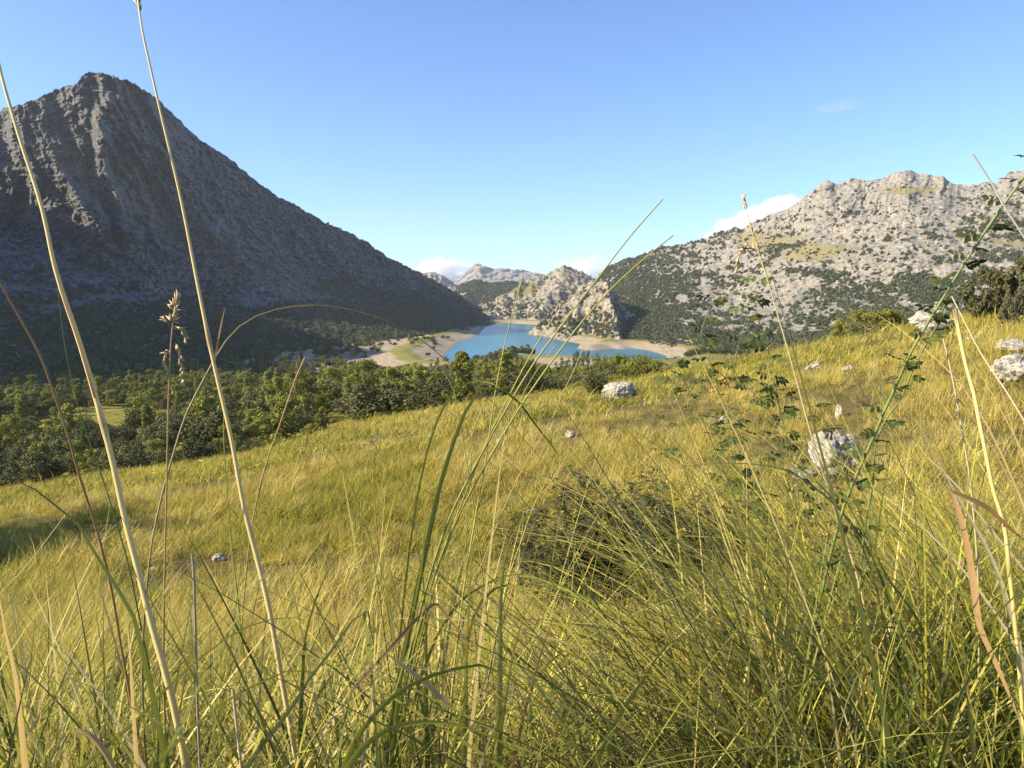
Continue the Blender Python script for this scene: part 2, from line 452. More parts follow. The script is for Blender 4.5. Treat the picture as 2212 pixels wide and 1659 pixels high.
build_sheet('mountain', FAR2, [60, 60, 14], 90, np.linspace(apx(870), apx(1080), 120), FAR2_SIL, 2, 0.002, far_disp(0.8, 120, 111), far_cov, M['rock_far'])
FAR3 = [(930, [(2500, ('z', -95)), (2900, 650), (3300, 620), (4300, ('z', -200))]), (1200, [(2500, ('z', -95)), (2900, 660), (3300, 615), (4300, ('z', -200))])]
FAR3_SIL = sil([(930, 655), (960, 640), (978, 630), (990, 622), (1000, 615), (1012, 609), (1025, 607), (1035, 605), (1045, 609), (1055, 613), (1070, 613), (1085, 611), (1100, 609), (1115, 612), (1125, 617), (1140, 625), (1165, 640), (1200, 660)])
hill_far, H3_G = build_sheet('hill', FAR3, [60, 60, 14], 110, np.linspace(apx(930), apx(1200), 170), FAR3_SIL, 2, 0.003, far_disp(0.4, 60, 121), lambda X, Y, Z, V, px, py: 0.35 + 0.3 * fbm(X / 80, Z / 40, o=3, seed=5), M['rock_karst'])

# --- the two karst peaks by the water: ridges as 3D lines, flanks falling away on both sides
def karst(name, ridges, bounds, step, floor, seed, rough=1.0, cover=None):
    x0, x1, y0, y1 = bounds
    xs = np.arange(x0, x1, step); ys = np.arange(y0, y1, step)
    X, Y = np.meshgrid(xs, ys)
    wx = 10 * fbm(X / 60, Y / 60, o=3, seed=seed); wy = 10 * fbm(X / 60, Y / 60, o=3, seed=seed + 7)
    H = np.full(X.shape, -1e9)
    Xw, Yw = X + wx * rough, Y + wy * rough
    for pts, sl, sr in ridges:
        P = np.array(pts)
        for a, b in zip(P[:-1], P[1:]):
            d = b[:2] - a[:2]; L2 = d @ d
            t = np.clip(((Xw - a[0]) * d[0] + (Yw - a[1]) * d[1]) / L2, 0, 1)
            qx, qy = a[0] + t * d[0], a[1] + t * d[1]
            dist = np.hypot(Xw - qx, Yw - qy)
            side = d[0] * (Yw - a[1]) - d[1] * (Xw - a[0])
            s = np.where(side > 0, sl, sr)
            H = np.maximum(H, a[2] + t * (b[2] - a[2]) - s * dist * (1 - 0.0007 * dist))
    n = 15 * (ridged(X / 45, Y / 45, o=3, seed=seed + 3, g=0.6) - 0.45) + 10 * fbm(X / 16, Y / 16, H / 14, o=4, seed=seed + 4, g=0.7) + 9 * (ridged(X / 20, Y / 20, o=3, seed=seed + 5, g=0.65) - 0.45)
    top = sstep(0, 26, np.max([p[2] for r in ridges for p in r[0]]) - H)
    H = H + n * rough * sstep(floor, floor + 25, H) * (0.35 + 0.65 * top)
    H = np.maximum(H, floor)
    px, py = pix(X, Y, H)
    cv = cover(X, Y, H, px, py) if cover else 0 * X
    o = mesh_np(name, np.stack([X.ravel(), Y.ravel(), H.ravel()], 1), grid_faces(*X.shape), M['rock_karst'], attrs={'cover': cv.ravel()})
    tag(o, kind='structure')
    return o, dict(X=X, Y=Y, Z=H, px=px, py=py, V=0 * X)

k2 = [([at(1345, 662, 1760), at(1318, 620, 1620), at(1292, 603, 1560), at(1262, 612, 1640), at(1235, 640, 1760), at(1190, 672, 1900), at(1165, 700, 1990)], 1.3, 1.3),
      ([at(1300, 604, 1560), at(1317, 632, 1460), at(1326, 664, 1380), at(1330, 700, 1290), at(1336, 735, 1190), at(1338, 752, 1130)], 2.4, 0.8),
      ([at(1280, 606, 1560), at(1255, 650, 1500), at(1235, 690, 1420), at(1225, 722, 1340)], 0.8, 1.0)]
kov = lambda X, Y, H, px, py: 0.3 + 0.35 * fbm(X / 40, Y / 40, o=3, seed=15) - 0.2 * (H > -20)
karst_near, K2_G = karst('hill', k2, (at(1130, 700, 1500)[0] - 120, at(1400, 700, 1500)[0] + 60, 1080, 2080), 2.7, -90, 201, 1.0, kov)
k1 = [([at(1055, 668, 2500), at(1085, 642, 2560), at(1120, 618, 2600), at(1150, 604, 2640), at(1185, 591, 2650), at(1205, 580, 2640), at(1222, 575, 2640), at(1240, 582, 2660), at(1262, 606, 2700), at(1290, 625, 2760), at(1340, 640, 2850)], 0.7, 0.62),
      ([at(1222, 575, 2640), at(1200, 625, 2450), at(1165, 672, 2280)], 0.6, 0.6),
      ([at(1120, 618, 2600), at(1090, 660, 2420), at(1070, 690, 2300)], 0.6, 0.6)]
kov1 = lambda X, Y, H, px, py: 0.33 + 0.5 * gauss(px, py, 1135, 625, 40, 14) + 0.3 * fbm(X / 60, Y / 60, o=3, seed=25)
karst_far, K1_G = karst('hill', k1, (at(1030, 690, 2600)[0] - 60, at(1360, 690, 2600)[0], 2120, 3000), 4.6, -90, 231, 1.3, kov1)

# --- lake
shore = [(955, 771), (985, 741), (1015, 733), (1030, 727), (1045, 709), (1058, 701), (1100, 698), (1160, 702), (1149, 711), (1165, 722), (1210, 735), (1255, 743), (1246, 752), (1262, 757), (1290, 757),
         (1322, 752), (1342, 755), (1362, 751), (1400, 757), (1437, 768), (1450, 781), (1380, 787), (1300, 781), (1240, 778), (1180, 777), (1120, 771), (1060, 778), (985, 790)]
SH = []
for px_, py_ in shore:
    a_, e_ = ray(px_, py_); d_ = -80 / e_; SH.append((a_ * d_, d_))
SH = np.array(SH)
def lake_sdf(X, Y):
    shp = X.shape; X = X.ravel(); Y = Y.ravel()
    best = np.full(X.shape, 1e9); inside = np.zeros(X.shape, bool)
    n = len(SH)
    for i in range(n):
        a = SH[i]; b = SH[(i + 1) % n]; d = b - a
        t = np.clip(((X - a[0]) * d[0] + (Y - a[1]) * d[1]) / (d @ d), 0, 1)
        best = np.minimum(best, np.hypot(X - a[0] - t * d[0], Y - a[1] - t * d[1]))
        c = ((a[1] > Y) != (b[1] > Y)) & (X < (b[0] - a[0]) * (Y - a[1]) / (b[1] - a[1] + 1e-9) + a[0])
        inside ^= c
    return np.where(inside, -best, best).reshape(shp)
lx0, lx1 = SH[:, 0].min() - 60, SH[:, 0].max() + 60
ly0, ly1 = SH[:, 1].min() - 60, SH[:, 1].max() + 90
tag(mesh_np('lake', [(lx0, ly0, -80), (lx1, ly0, -80), (lx1, ly1, -80), (lx0, ly1, -80)], [(0, 1, 2, 3)], M['water'], smooth=False), kind='structure')

# --- ground: hillside under the camera, then the valley floor down to the shore
HC = np.array([(-900, 90, 1090), (-400, 80, 1110), (0, 72, 1068), (200, 72, 1036), (400, 70, 1012), (560, 68, 985), (700, 66, 945), (850, 64, 905), (1000, 62, 884), (1100, 60, 866), (1250, 58, 850),
               (1400, 56, 826), (1450, 56, 803), (1550, 56, 781), (1700, 58, 764), (1800, 58, 742), (1900, 58, 722), (2000, 58, 702), (2100, 58, 684), (2212, 58, 668), (2600, 58, 610), (3200, 60, 520)], float)
VAL = [(-900, [(110, ('z', -34)), (150, ('z', -44)), (220, ('z', -48)), (300, ('z', -54)), (420, ('z', -66)), (650, ('z', -74)), (900, ('z', -76))]),
       (0, [(92, 1100), (130, 1052), (200, 978), (300, 908), (420, 868), (600, 828), (850, 788)]),
       (400, [(90, 1042), (130, 1010), (200, 945), (300, 892), (420, 862), (600, 828), (850, 789)]),
       (700, [(86, 972), (130, 945), (200, 905), (300, 872), (450, 842), (650, 818), (850, 790)]),
       (1000, [(84, 925), (130, 900), (200, 876), (300, 852), (450, 832), (650, 808), (850, 788)]),
       (1250, [(80, 905), (130, 878), (200, 860), (300, 842), (450, 824), (650, 804), (850, 787)]),
       (1450, [(76, 880), (130, 850), (200, 838), (300, 828), (450, 815), (650, 800), (850, 785)]),
       (1600, [(76, 860), (130, 835), (200, 826), (300, 817), (450, 805), (650, 790), (850, 778)]),
       (1900, [(76, 800), (130, 790), (200, 785), (300, 780), (450, 775), (650, 772), (850, 765)]),
       (2212, [(76, 690), (130, 700), (200, 720), (300, 735), (450, 745), (650, 750), (850, 755)]),
       (3200, [(76, 540), (130, 560), (200, 600), (300, 640), (450, 680), (650, 700), (850, 720)])]
VA, VD, VZ = prof_from(VAL)
ha = ray(HC[:, 0], HC[:, 2])[0]; hz = ray(HC[:, 0], HC[:, 2])[1] * HC[:, 1]
_fa = np.linspace(ha[0], ha[-1], 400); _fz = np.interp(_fa, ha, hz); _fd = np.interp(_fa, ha, HC[:, 1])
for _ in range(30):
    _fz[1:-1] = (_fz[:-2] + 2 * _fz[1:-1] + _fz[2:]) / 4
ha_c, hz_c = _fa, _fz
ha2 = np.linspace(-1.4, 1.4, 200)
_s = np.interp(ha2, _fa, _fz)
for _ in range(60):
    _s[1:-1] = (_s[:-2] + 2 * _s[1:-1] + _s[2:]) / 4
def ground_z(x, y, detail=True):
    x = np.asarray(x, float); y = np.maximum(np.asarray(y, float), 0.25)
    a = np.clip(x / np.maximum(y, 2.2), -1.4, 1.4)
    Dc = np.interp(a, ha, HC[:, 1]); zc = np.interp(a, ha_c, hz_c); zs_ = np.interp(a, ha2, _s)
    t = np.clip(y / Dc, 0, 1)
    dipf = 0.30 + 0.55 * sstep(-0.75, 0.05, a) - 0.25 * sstep(0.05, 0.8, a)
    kb = sstep(0.45, 1.0, t); zc_ = zc * kb + zs_ * (1 - kb)      # only the crest follows the bumpy outline
    z1 = -1.25 + (zc_ + 1.25) * t - 3.3 * dipf * (y / 15) ** 2 * np.exp(2 - 2 * y / 15) * (1 - t)
    # valley part
    D0 = np.interp(a, VA, VD[:, 0])
    zv = np.zeros(np.shape(y)); ks = VD.shape[1]
    Dk = [np.interp(a, VA, VD[:, k]) for k in range(ks)]; Zk = [np.interp(a, VA, VZ[:, k]) for k in range(ks)]
    zv = Zk[0] + 0 * y
    for k in range(ks - 1):
        tt = np.clip((y - Dk[k]) / (Dk[k + 1] - Dk[k]), 0, 1)
        zv = np.where(y >= Dk[k], Zk[k] + tt * (Zk[k + 1] - Zk[k]), zv)
    zf = -76.0 + 2.0 * fbm(x / 60, y / 60, o=3, seed=301)
    far = sstep(780, 960, y)
    zv = zv * (1 - far) + zf * far
    tm = sstep(0, 1, (y - Dc) / (D0 - Dc))
    zm = zc * (1 - tm) + Zk[0] * tm
    z = np.where(y < Dc, z1, np.where(y < D0, zm, zv))
    if detail:
        amp = np.clip(y / 8, 0.15, 1)
        z = z + amp * (0.10 * fbm(x / 1.6, y / 1.6, o=3, seed=311) + 0.22 * fbm(x / 7, y / 7, o=2, seed=313)) * (1 - sstep(55, 75, y) * 0.6)
        z = z + sstep(90, 140, y) * 1.6 * fbm(x / 28, y / 28, o=4, seed=321)
    return z
def valley_z(x, y):
    z = ground_z(x, y)
    m = y > 500
    if np.any(m):
        sdf = lake_sdf(np.asarray(x, float) * np.ones_like(z), np.asarray(y, float) * np.ones_like(z))
        nz = fbm(np.asarray(x) / 25, np.asarray(y) / 25, o=4, seed=331)
        zs = np.where(sdf < 0, -80 + 0.25 * sdf, -80 + np.where((np.asarray(x) < -60) & (np.asarray(y) < 1500), 0.19, 0.22) * sdf + 0.3) + 1.6 * nz * np.clip(np.abs(sdf) / 25, 0.12, 1)
        k = sstep(45, 110, sdf)
        z = np.where(m, np.minimum(z, 1e9) * k + np.clip(zs, -92, -70) * (1 - k), z)
    return z

def polar(name, a0, a1, na, d0, d1, nd, fz, mat, zoff=0):
    aa = np.linspace(a0, a1, na); dd = np.exp(np.linspace(math.log(d0), math.log(d1), nd))
    A_, D_ = np.meshgrid(aa, dd)
    X = A_ * D_; Y = D_
    Z = fz(X, Y) + zoff
    o = mesh_np(name, np.stack([X.ravel(), Y.ravel(), Z.ravel()], 1), grid_faces(nd, na), mat)
    return tag(o, kind='structure')
polar('hillside', -1.5, 1.5, 360, 2.2, 100, 330, ground_z, M['hill'])
polar('valley_floor', -1.4, 1.4, 520, 88, 2500, 520, valley_z, M['valley'], 0)
# the bank the photographer stands on, carried on behind the camera
xs_, ys_ = np.meshgrid(np.linspace(-40, 40, 160), np.linspace(-40, 2.6, 120))
Zb = np.where(ys_ > 0, ground_z(xs_, np.maximum(ys_, 0.3)), ground_z(xs_, np.full_like(ys_, 0.3)) - ys_ * 0.02) - 0.03
tag(mesh_np('bank', np.stack([xs_.ravel(), ys_.ravel(), Zb.ravel()], 1), grid_faces(120, 160), M['hill']), kind='structure')

# ------------------------------------------------------------------ geometry-node scatter: one stuff object per plant cover
def scatter(name, pts, rot, scl, idx, protos, kind='stuff', label=None, cat=None):
    """instances protos[idx] on pts; protos live in a collection that only this object uses"""
    col = bpy.data.collections.new(name + '_kinds')
    for k, p in enumerate(protos):
        p.name = '%s_kind_%02d' % (name, k)
        col.objects.link(p)
    o = mesh_np(name, pts, np.zeros((0, 3)), None, attrs={'rot': rot, 'scl': scl, 'idx': np.asarray(idx, np.float32)})
    g = bpy.data.node_groups.new(name + '_scatter', 'GeometryNodeTree')
    g.interface.new_socket('Geometry', in_out='INPUT', socket_type='NodeSocketGeometry')
    g.interface.new_socket('Geometry', in_out='OUTPUT', socket_type='NodeSocketGeometry')
    gi = g.nodes.new('NodeGroupInput'); go = g.nodes.new('NodeGroupOutput')
    ip = g.nodes.new('GeometryNodeInstanceOnPoints'); ci = g.nodes.new('GeometryNodeCollectionInfo')
    ci.inputs['Collection'].default_value = col; ci.inputs['Separate Children'].default_value = True
    ci.inputs['Reset Children'].default_value = True
    ip.inputs['Pick Instance'].default_value = True
    def na(nm, t):
        n = g.nodes.new('GeometryNodeInputNamedAttribute'); n.data_type = t; n.inputs[0].default_value = nm
        return n.outputs[0]
    e2r = g.nodes.new('FunctionNodeEulerToRotation')
    L = g.links.new
    L(gi.outputs[0], ip.inputs['Points']); L(ci.outputs[0], ip.inputs['Instance'])
    f2i = g.nodes.new('FunctionNodeFloatToInt'); L(na('idx', 'FLOAT'), f2i.inputs[0]); L(f2i.outputs[0], ip.inputs['Instance Index'])
    L(na('rot', 'FLOAT_VECTOR'), e2r.inputs[0]); L(e2r.outputs[0], ip.inputs['Rotation'])
    L(na('scl', 'FLOAT_VECTOR'), ip.inputs['Scale']); L(ip.outputs[0], go.inputs[0])
    md = o.modifiers.new('scatter', 'NODES'); md.node_group = g
    tag(o, label, cat, kind=kind)
    return o

# ------------------------------------------------------------------ plants: crowns from leaf clumps
M['oak'] = mat_leaf('holm_oak_leaf', (0.052, 0.058, 0.024), (0.17, 0.165, 0.062), 0.08, 0.75, var=0.3)
M['pine'] = mat_leaf('pine_needles', (0.11, 0.125, 0.026), (0.31, 0.295, 0.058), 0.12, 0.75, var=0.25)
M['poplar'] = mat_leaf('poplar_leaf', (0.05, 0.09, 0.045), (0.09, 0.13, 0.06), 0.2, 0.6, var=0.2)
M['scrub'] = mat_leaf('scrub_leaf', (0.062, 0.072, 0.036), (0.115, 0.122, 0.060), 0.05, 0.8, var=0.35)
M['olive'] = mat_leaf('wild_olive_leaf', (0.075, 0.075, 0.032), (0.15, 0.14, 0.065), 0.15, 0.5, var=0.1)
def mat_bark(name, c):
    k = N(name); pos = k.n('ShaderNodeNewGeometry').outputs['Position']
    n = k.noise(9, 6, 0.7, pos)
    return k.done(k.principled(k.ramp(n, [(0.35, tuple(v * 0.5 for v in c)), (0.65, c)]), 0.9, n, 0.02))
M['bark'] = mat_bark('bark', (0.16, 0.12, 0.09))

def unit(v): return v / np.maximum(np.linalg.norm(v, axis=-1, keepdims=True), 1e-9)

def leaf_cloud(centres, radii, per, size, r, flat=0.95, quad=True, droop=0.0):
    """per small leaf faces on each clump; returns verts, faces"""
    n = len(centres)
    c = np.repeat(centres, per, 0); rad = np.repeat(radii, per)
    d = unit(r.normal(size=(n * per, 3)))
    rr = rad * (0.72 + 0.33 * r.random(n * per))
    p = c + d * rr[:, None] * np.array([1, 1, flat])
    nrm = unit(d * 1.5 + 0.8 * r.normal(size=(n * per, 3)) + np.array([0, 0, 0.35]))
    t = unit(np.cross(nrm, r.normal(size=(n * per, 3)))); b = np.cross(nrm, t)
    s = size * (0.6 + 0.8 * r.random(n * per))[:, None]
    a1 = p + t * s; a2 = p + b * s * 0.55; a3 = p - t * s; a4 = p - b * s * 0.55
    V = np.stack([a1, a2, a3, a4], 1).reshape(-1, 3)
    Fc = np.arange(len(p) * 4).reshape(-1, 4)
    return V, Fc

def tube(path, rad, sides=6):
    """tapered tube along a path; verts, quads"""
    P = np.asarray(path, float); R = np.asarray(rad, float) * np.ones(len(P))
    T = np.gradient(P, axis=0); T = unit(T)
    up = np.array([0, 0, 1.0]) if abs(T[0][2]) < 0.9 else np.array([1.0, 0, 0])
    A_ = unit(np.cross(T, up)); B_ = np.cross(T, A_)
    an = np.linspace(0, 2 * np.pi, sides, endpoint=False)
    V = P[:, None] + R[:, None, None] * (np.cos(an)[None, :, None] * A_[:, None] + np.sin(an)[None, :, None] * B_[:, None])
    n = len(P); i = np.arange(n - 1)[:, None] * sides; j = np.arange(sides)[None]; j2 = (j + 1) % sides
    Fc = np.stack([i + j, i + j2, i + sides + j2, i + sides + j], -1).reshape(-1, 4)
    return V.reshape(-1, 3), Fc

def join(parts):
    V = []; Fc = []; o = 0
    for v, f in parts:
        V.append(v); Fc.append(np.asarray(f) + o); o += len(v)
    return np.concatenate(V), np.concatenate(Fc)

def crown_oak(r, n=38, per=150, size=0.021):
    """unit tree: 1 high, about 1 wide"""
    lob = unit(r.normal(size=(7, 3))) * 0.2
    c = unit(r.normal(size=(n, 3))) * (0.20 + 0.17 * r.random(n))[:, None] + lob[r.integers(0, 7, n)] * 0.6
    c[:, 2] = c[:, 2] * 0.85 + 0.56
    c[:, 2] = np.maximum(c[:, 2], 0.2)
    return leaf_cloud(c, 0.10 + 0.08 * r.random(n), per, size, r)

def crown_pine(r, n=48, per=130, size=0.018, w=0.33, round_=False):
    z = 0.18 + 0.80 * r.random(n) ** 0.85
    R = w * (1.05 - ((z - 0.42) / 0.62) ** 2 * 0.8) if round_ else w * (1.12 - z) * 1.25
    a = r.random(n) * 2 * np.pi; q = np.sqrt(r.random(n)) * R * (0.75 + 0.5 * r.random(n))
    c = np.stack([np.cos(a) * q, np.sin(a) * q, z], 1)
    return leaf_cloud(c, 0.055 + 0.05 * r.random(n), per, size, r, flat=0.85)

def trunk_limbs(r, h=0.6, spread=0.28, rad=0.03, n=5):
    parts = []
    b = np.array([0.03 * r.normal(), 0.03 * r.normal(), 0])
    mid = np.array([0.04 * r.normal(), 0.04 * r.normal(), h * 0.45]); top = np.array([0.06 * r.normal(), 0.06 * r.normal(), h])
    parts.append(tube([b * 0 + [0, 0, -0.06], b, mid, top], [rad * 1.25, rad, rad * 0.75, rad * 0.3], 6))
    for k in range(n):
        a = r.random() * 6.28; s = mid + (top - mid) * (k / n) * 0.8
        e = s + np.array([math.cos(a) * spread, math.sin(a) * spread, 0.12 + 0.15 * r.random()])
        parts.append(tube([s, (s + e) / 2 + [0, 0, 0.03], e], [rad * 0.5, rad * 0.35, rad * 0.15], 5))
    return join(parts)

KINDS = {}
def make_kind(key, name, crowns, m, tr):
    out = []
    for i, (v, f) in enumerate(crowns):
        cm = mesh_np('crown', v, f, m, smooth=False, link=False).data
        r = np.random.default_rng(500 + i)
        tv, tf = trunk_limbs(r, **tr)
        tm = mesh_np('trunk', tv, tf, M['bark'], link=False).data
        out.append((cm, tm))
    KINDS[key] = out
make_kind('oak', 'holm_oak', [crown_oak(np.random.default_rng(40 + i)) for i in range(5)], M['oak'], dict(h=0.6, spread=0.28, rad=0.028))
make_kind('pine', 'pine', [crown_pine(np.random.default_rng(50 + i), w=0.30) for i in range(3)], M['pine'], dict(h=0.9, spread=0.16, rad=0.018))
make_kind('round_pine', 'pine', [crown_pine(np.random.default_rng(60 + i), n=52, w=0.38, round_=True) for i in range(4)], M['pine'], dict(h=0.8, spread=0.22, rad=0.02))
def crown_col(r):
    n = 26; z = 0.08 + 0.9 * r.random(n); R = 0.075 * (1.1 - np.abs(z - 0.4) * 1.2)
    a = r.random(n) * 6.28
    return leaf_cloud(np.stack([np.cos(a) * R * .6, np.sin(a) * R * .6, z], 1), 0.05 + 0.02 * r.random(n), 34, 0.02, r, flat=1.3)
make_kind('poplar', 'poplar', [crown_col(np.random.default_rng(70 + i)) for i in range(3)], M['poplar'], dict(h=0.8, spread=0.04, rad=0.012))

def place_tree(kind, var, x, y, z, h, w, rz, name, label, cat, group, parts=True):
    cm, tm = KINDS[kind][var % len(KINDS[kind])]
    r_ = bpy.data.objects.new(name, None); C.objects.link(r_)
    r_.location = (x, y, z); r_.rotation_euler = (0, 0, rz); r_.scale = (w, w, h)
    r_.empty_display_size = 0.2
    c = bpy.data.objects.new('crown', cm); C.objects.link(c); c.parent = r_
    t = bpy.data.objects.new('trunk', tm); C.objects.link(t); t.parent = r_
    tag(r_, label, cat, group)
    return r_

# ---- where the valley trees stand (photo pixels of 2212 give the density, the ground gives the place)
def clear(px, py):
    """clearings and water seen in the photograph, by the ground point's own pixel"""
    g = 1.3 * gauss(px, py, 245, 915, 150, 28) + gauss(px, py, 120, 920, 70, 14) + gauss(px, py, 395, 1000, 28, 14) + 1.2 * gauss(px, py, 800, 920, 115, 16) + gauss(px, py, 640, 975, 60, 12) \
        + 1.2 * gauss(px, py, 1010, 880, 70, 12) + 0.9 * gauss(px, py, 325, 1008, 40, 12) + 0.9 * gauss(px, py, 660, 828, 45, 6) + 0.8 * gauss(px, py, 955, 835, 35, 6) + 0.8 * gauss(px, py, 900, 800, 60, 6) \
        + 0.8 * gauss(px, py, 900, 760, 45, 8) + gauss(px, py, 1440, 822, 60, 10) + gauss(px, py, 600, 1000, 60, 9)
    return g
T = []
rt = np.random.default_rng(99)
SKY_X = [-200, 0, 260, 300, 350, 430, 520, 640, 750, 850, 950, 1035, 1105, 1135, 1200, 1290, 1330, 1400, 1450, 1600]
SKY_Y = [900, 905, 890, 852, 885, 848, 815, 795, 772, 790, 768, 757, 752, 776, 790, 785, 764, 766, 786, 790]
def try_tree(px, d, kind=None, h=None, gap=0.62, force=False, w=None):
    a = apx(px); x = a * d; y = d
    z = float(valley_z(np.array([x]), np.array([y]))[0])
    qx, qy = pix(x, y, z)
    if not force:
        if clear(qx, qy) > 0.45 or rt.random() < clear(qx, qy): return
        if y > 500 and float(lake_sdf(np.array([x]), np.array([y]))[0]) < 16: return
    if kind is None:
        pr = 0.62 + 0.4 * float(pn(x / 45, y / 45, seed=77))
        kind = 'oak' if rt.random() < pr else ('pine' if rt.random() < 0.3 else 'round_pine')
    if h is None:
        h = 1.12 * {'oak': rt.uniform(6.0, 9.5), 'pine': rt.uniform(9, 14.5), 'round_pine': rt.uniform(8, 13)}[kind] * (1 if d < 450 else 1.15)
        h *= 0.5 if rt.random() < 0.2 else 1.0
    if w is None: w = h * {'oak': rt.uniform(1.1, 1.4), 'pine': rt.uniform(0.75, 0.95), 'round_pine': rt.uniform(0.9, 1.15), 'poplar': 1.0}[kind]
    rad = w * 0.38
    if d < 520:                                          # the wood stays below the line it has in the photograph
        top = float(ray(px, float(np.interp(qx, SKY_X, SKY_Y)) + rt.uniform(-4, 14))[1]) * y
        if d < 175 and 70 < px < 440 and not force:
            top = min(top, float(ray(px, 948 + rt.uniform(-6, 22))[1]) * y)
        if z + h > top:
            k_ = max(0.35, (top - z) / h) if top > z else 0.35
            h *= k_; w *= max(k_, 0.7)
            if top - z < 2: return
    for t in T:
        if abs(t[0] - x) < 14 and math.hypot(t[0] - x, t[1] - y) < (rad + t[5] * 0.38) * gap: return
    T.append((x, y, z - 0.1, kind, h, w, float(qx), float(qy)))
# single trees one can point at
for px, d, k, h, w in [(302, 175, 'pine', 13.5, 10), (470, 135, 'oak', 8.5, 11), (432, 160, 'round_pine', 12, 11.5), (612, 150, 'oak', 8, 11), (640, 200, 'round_pine', 14, 13), (705, 210, 'oak', 11, 14), (785, 230, 'round_pine', 15, 14), (350, 190, 'oak', 9.5, 13), (562, 190, 'oak', 11, 14), (842, 212, 'round_pine', 14, 13), (902, 235, 'round_pine', 14, 14), (100, 150, 'oak', 8, 11), (170, 160, 'oak', 7, 10), (400, 105, 'oak', 6.2, 7.6), (130, 120, 'round_pine', 7.4, 8), (60, 132, 'round_pine', 7.2, 8.5), (25, 128, 'oak', 7, 8), (225, 125, 'oak', 5.8, 8), (270, 118, 'oak', 6.0, 9.0),
                       (180, 118, 'round_pine', 5.6, 6.5), (530, 104, 'oak', 3.6, 4.2), (590, 125, 'round_pine', 8.5, 12.5), (540, 150, 'round_pine', 8, 9), (500, 155, 'oak', 6.5, 10), (680, 118, 'pine', 4.6, 4.5), (740, 105, 'oak', 2.2, 2.5), (665, 110, 'round_pine', 3.4, 4.5),
                       (760, 170, 'oak', 7, 10), (830, 165, 'pine', 8.5, 7.5), (868, 150, 'round_pine', 8, 8), (935, 170, 'round_pine', 8.5, 8.5), (915, 120, 'oak', 2.8, 3.6), (895, 118, 'round_pine', 1.6, 2.2), (880, 260, 'round_pine', 13, 15), (990, 140, 'pine', 5.2, 5.2),
                       (1100, 430, 'oak', 14, 20), (1075, 420, 'oak', 12, 18), (1050, 440, 'oak', 12, 16), (1035, 300, 'round_pine', 12, 14), (1085, 260, 'round_pine', 12, 13), (985, 155, 'oak', 4.6, 5.2),
                       (1310, 270, 'round_pine', 9.5, 12), (1345, 260, 'round_pine', 10.5, 12), (1375, 265, 'round_pine', 10, 11), (1400, 255, 'oak', 7, 11), (1195, 108, 'pine', 1.6, 2.4), (970, 125, 'round_pine', 3, 4)]:
    try_tree(px, d, k, h, 0.1, True, w)
# edge trees beyond the crest, standing over the open valley
for px, d, k, h, w in [(1918, 92, 'round_pine', 5.6, 6.6), (1865, 95, 'round_pine', 5.2, 5.5), (1880, 84, 'oak', 3.6, 6), (1820, 92, 'round_pine', 3.6, 3.6), (1955, 98, 'oak', 4.2, 6.5), (1990, 104, 'oak', 4.6, 6.5), (1700, 80, 'oak', 1.6, 2.6)]:
    x = apx(px) * d
    z = float(valley_z(np.array([x]), np.array([float(d)]))[0])
    zt = {1918: 668, 1865: 668, 1880: 690, 1820: 690, 1955: 672, 1990: 664, 1700: 768}[px]
    top = float(ray(px, zt)[1]) * d
    T.append((x, d, top - h, k, h, w, *[float(v) for v in pix(x, d, top - h)]))
for i in range(2600):
    px = rt.uniform(-90, 1500); d = 105 * (460 / 105) ** rt.random()
    try_tree(px, d, gap=0.98)
    if len(T) >= 320: break
print('trees', len(T), 'after', i)
near_T = sorted(T, key=lambda t: t[1])
LAND = [('asphalt road bend', 325, 1008), ('tall pine above the field', 302, 935), ('yellow valley field', 190, 905), ('long golden stalk', 500, 950),
        ('pale dirt track', 660, 828), ('grassy pine clearing', 800, 920), ('small pine at the hillside edge', 680, 960), ('rim of the sandy beach', 850, 795), ('clearing behind the arching blade', 1010, 880),
        ('big oaks at the near lake shore', 1075, 790), ('row of poplars by the water', 1245, 790), ('white boulder on the crest', 1338, 850), ('lake inlet behind the rose stems', 1440, 800), ('left end of the crest', 30, 1010),
        ('white rock outcrop on the crest', 2030, 700), ('bushes under the pale mountain', 1870, 700)]
cells = {}
for t in near_T[:300]:
    j = min(range(len(LAND)), key=lambda k: math.hypot(t[6] - LAND[k][1], 1.6 * (t[7] - LAND[k][2])))
    small = 'low ' if t[4] < 4 else ('tall ' if t[4] > 9 else '')
    cells.setdefault((t[3], small, j), []).append(t)
_TENS = ['', 'first', 'second', 'third', 'fourth', 'fifth', 'sixth', 'seventh', 'eighth', 'ninth', 'tenth', 'eleventh', 'twelfth', 'thirteenth', 'fourteenth', 'fifteenth', 'sixteenth', 'seventeenth', 'eighteenth', 'nineteenth', 'twentieth']
_W = _TENS[1:] + ['twenty-' + w for w in _TENS[1:10]] + ['thirtieth'] + ['thirty-' + w for w in _TENS[1:10]] + ['fortieth'] + ['forty-' + w for w in _TENS[1:10]] + ['fiftieth'] + ['fifty-' + w for w in _TENS[1:10]]
ORD = ['closest'] + [w + ' closest' for w in _W[1:]]
KN = {'oak': ('holm_oak', 'dark round holm oak', 'holm oaks in the valley'), 'pine': ('pine_tree', 'pointed green pine', 'pines in the valley'), 'round_pine': ('pine_tree', 'bushy light green pine', 'pines in the valley')}
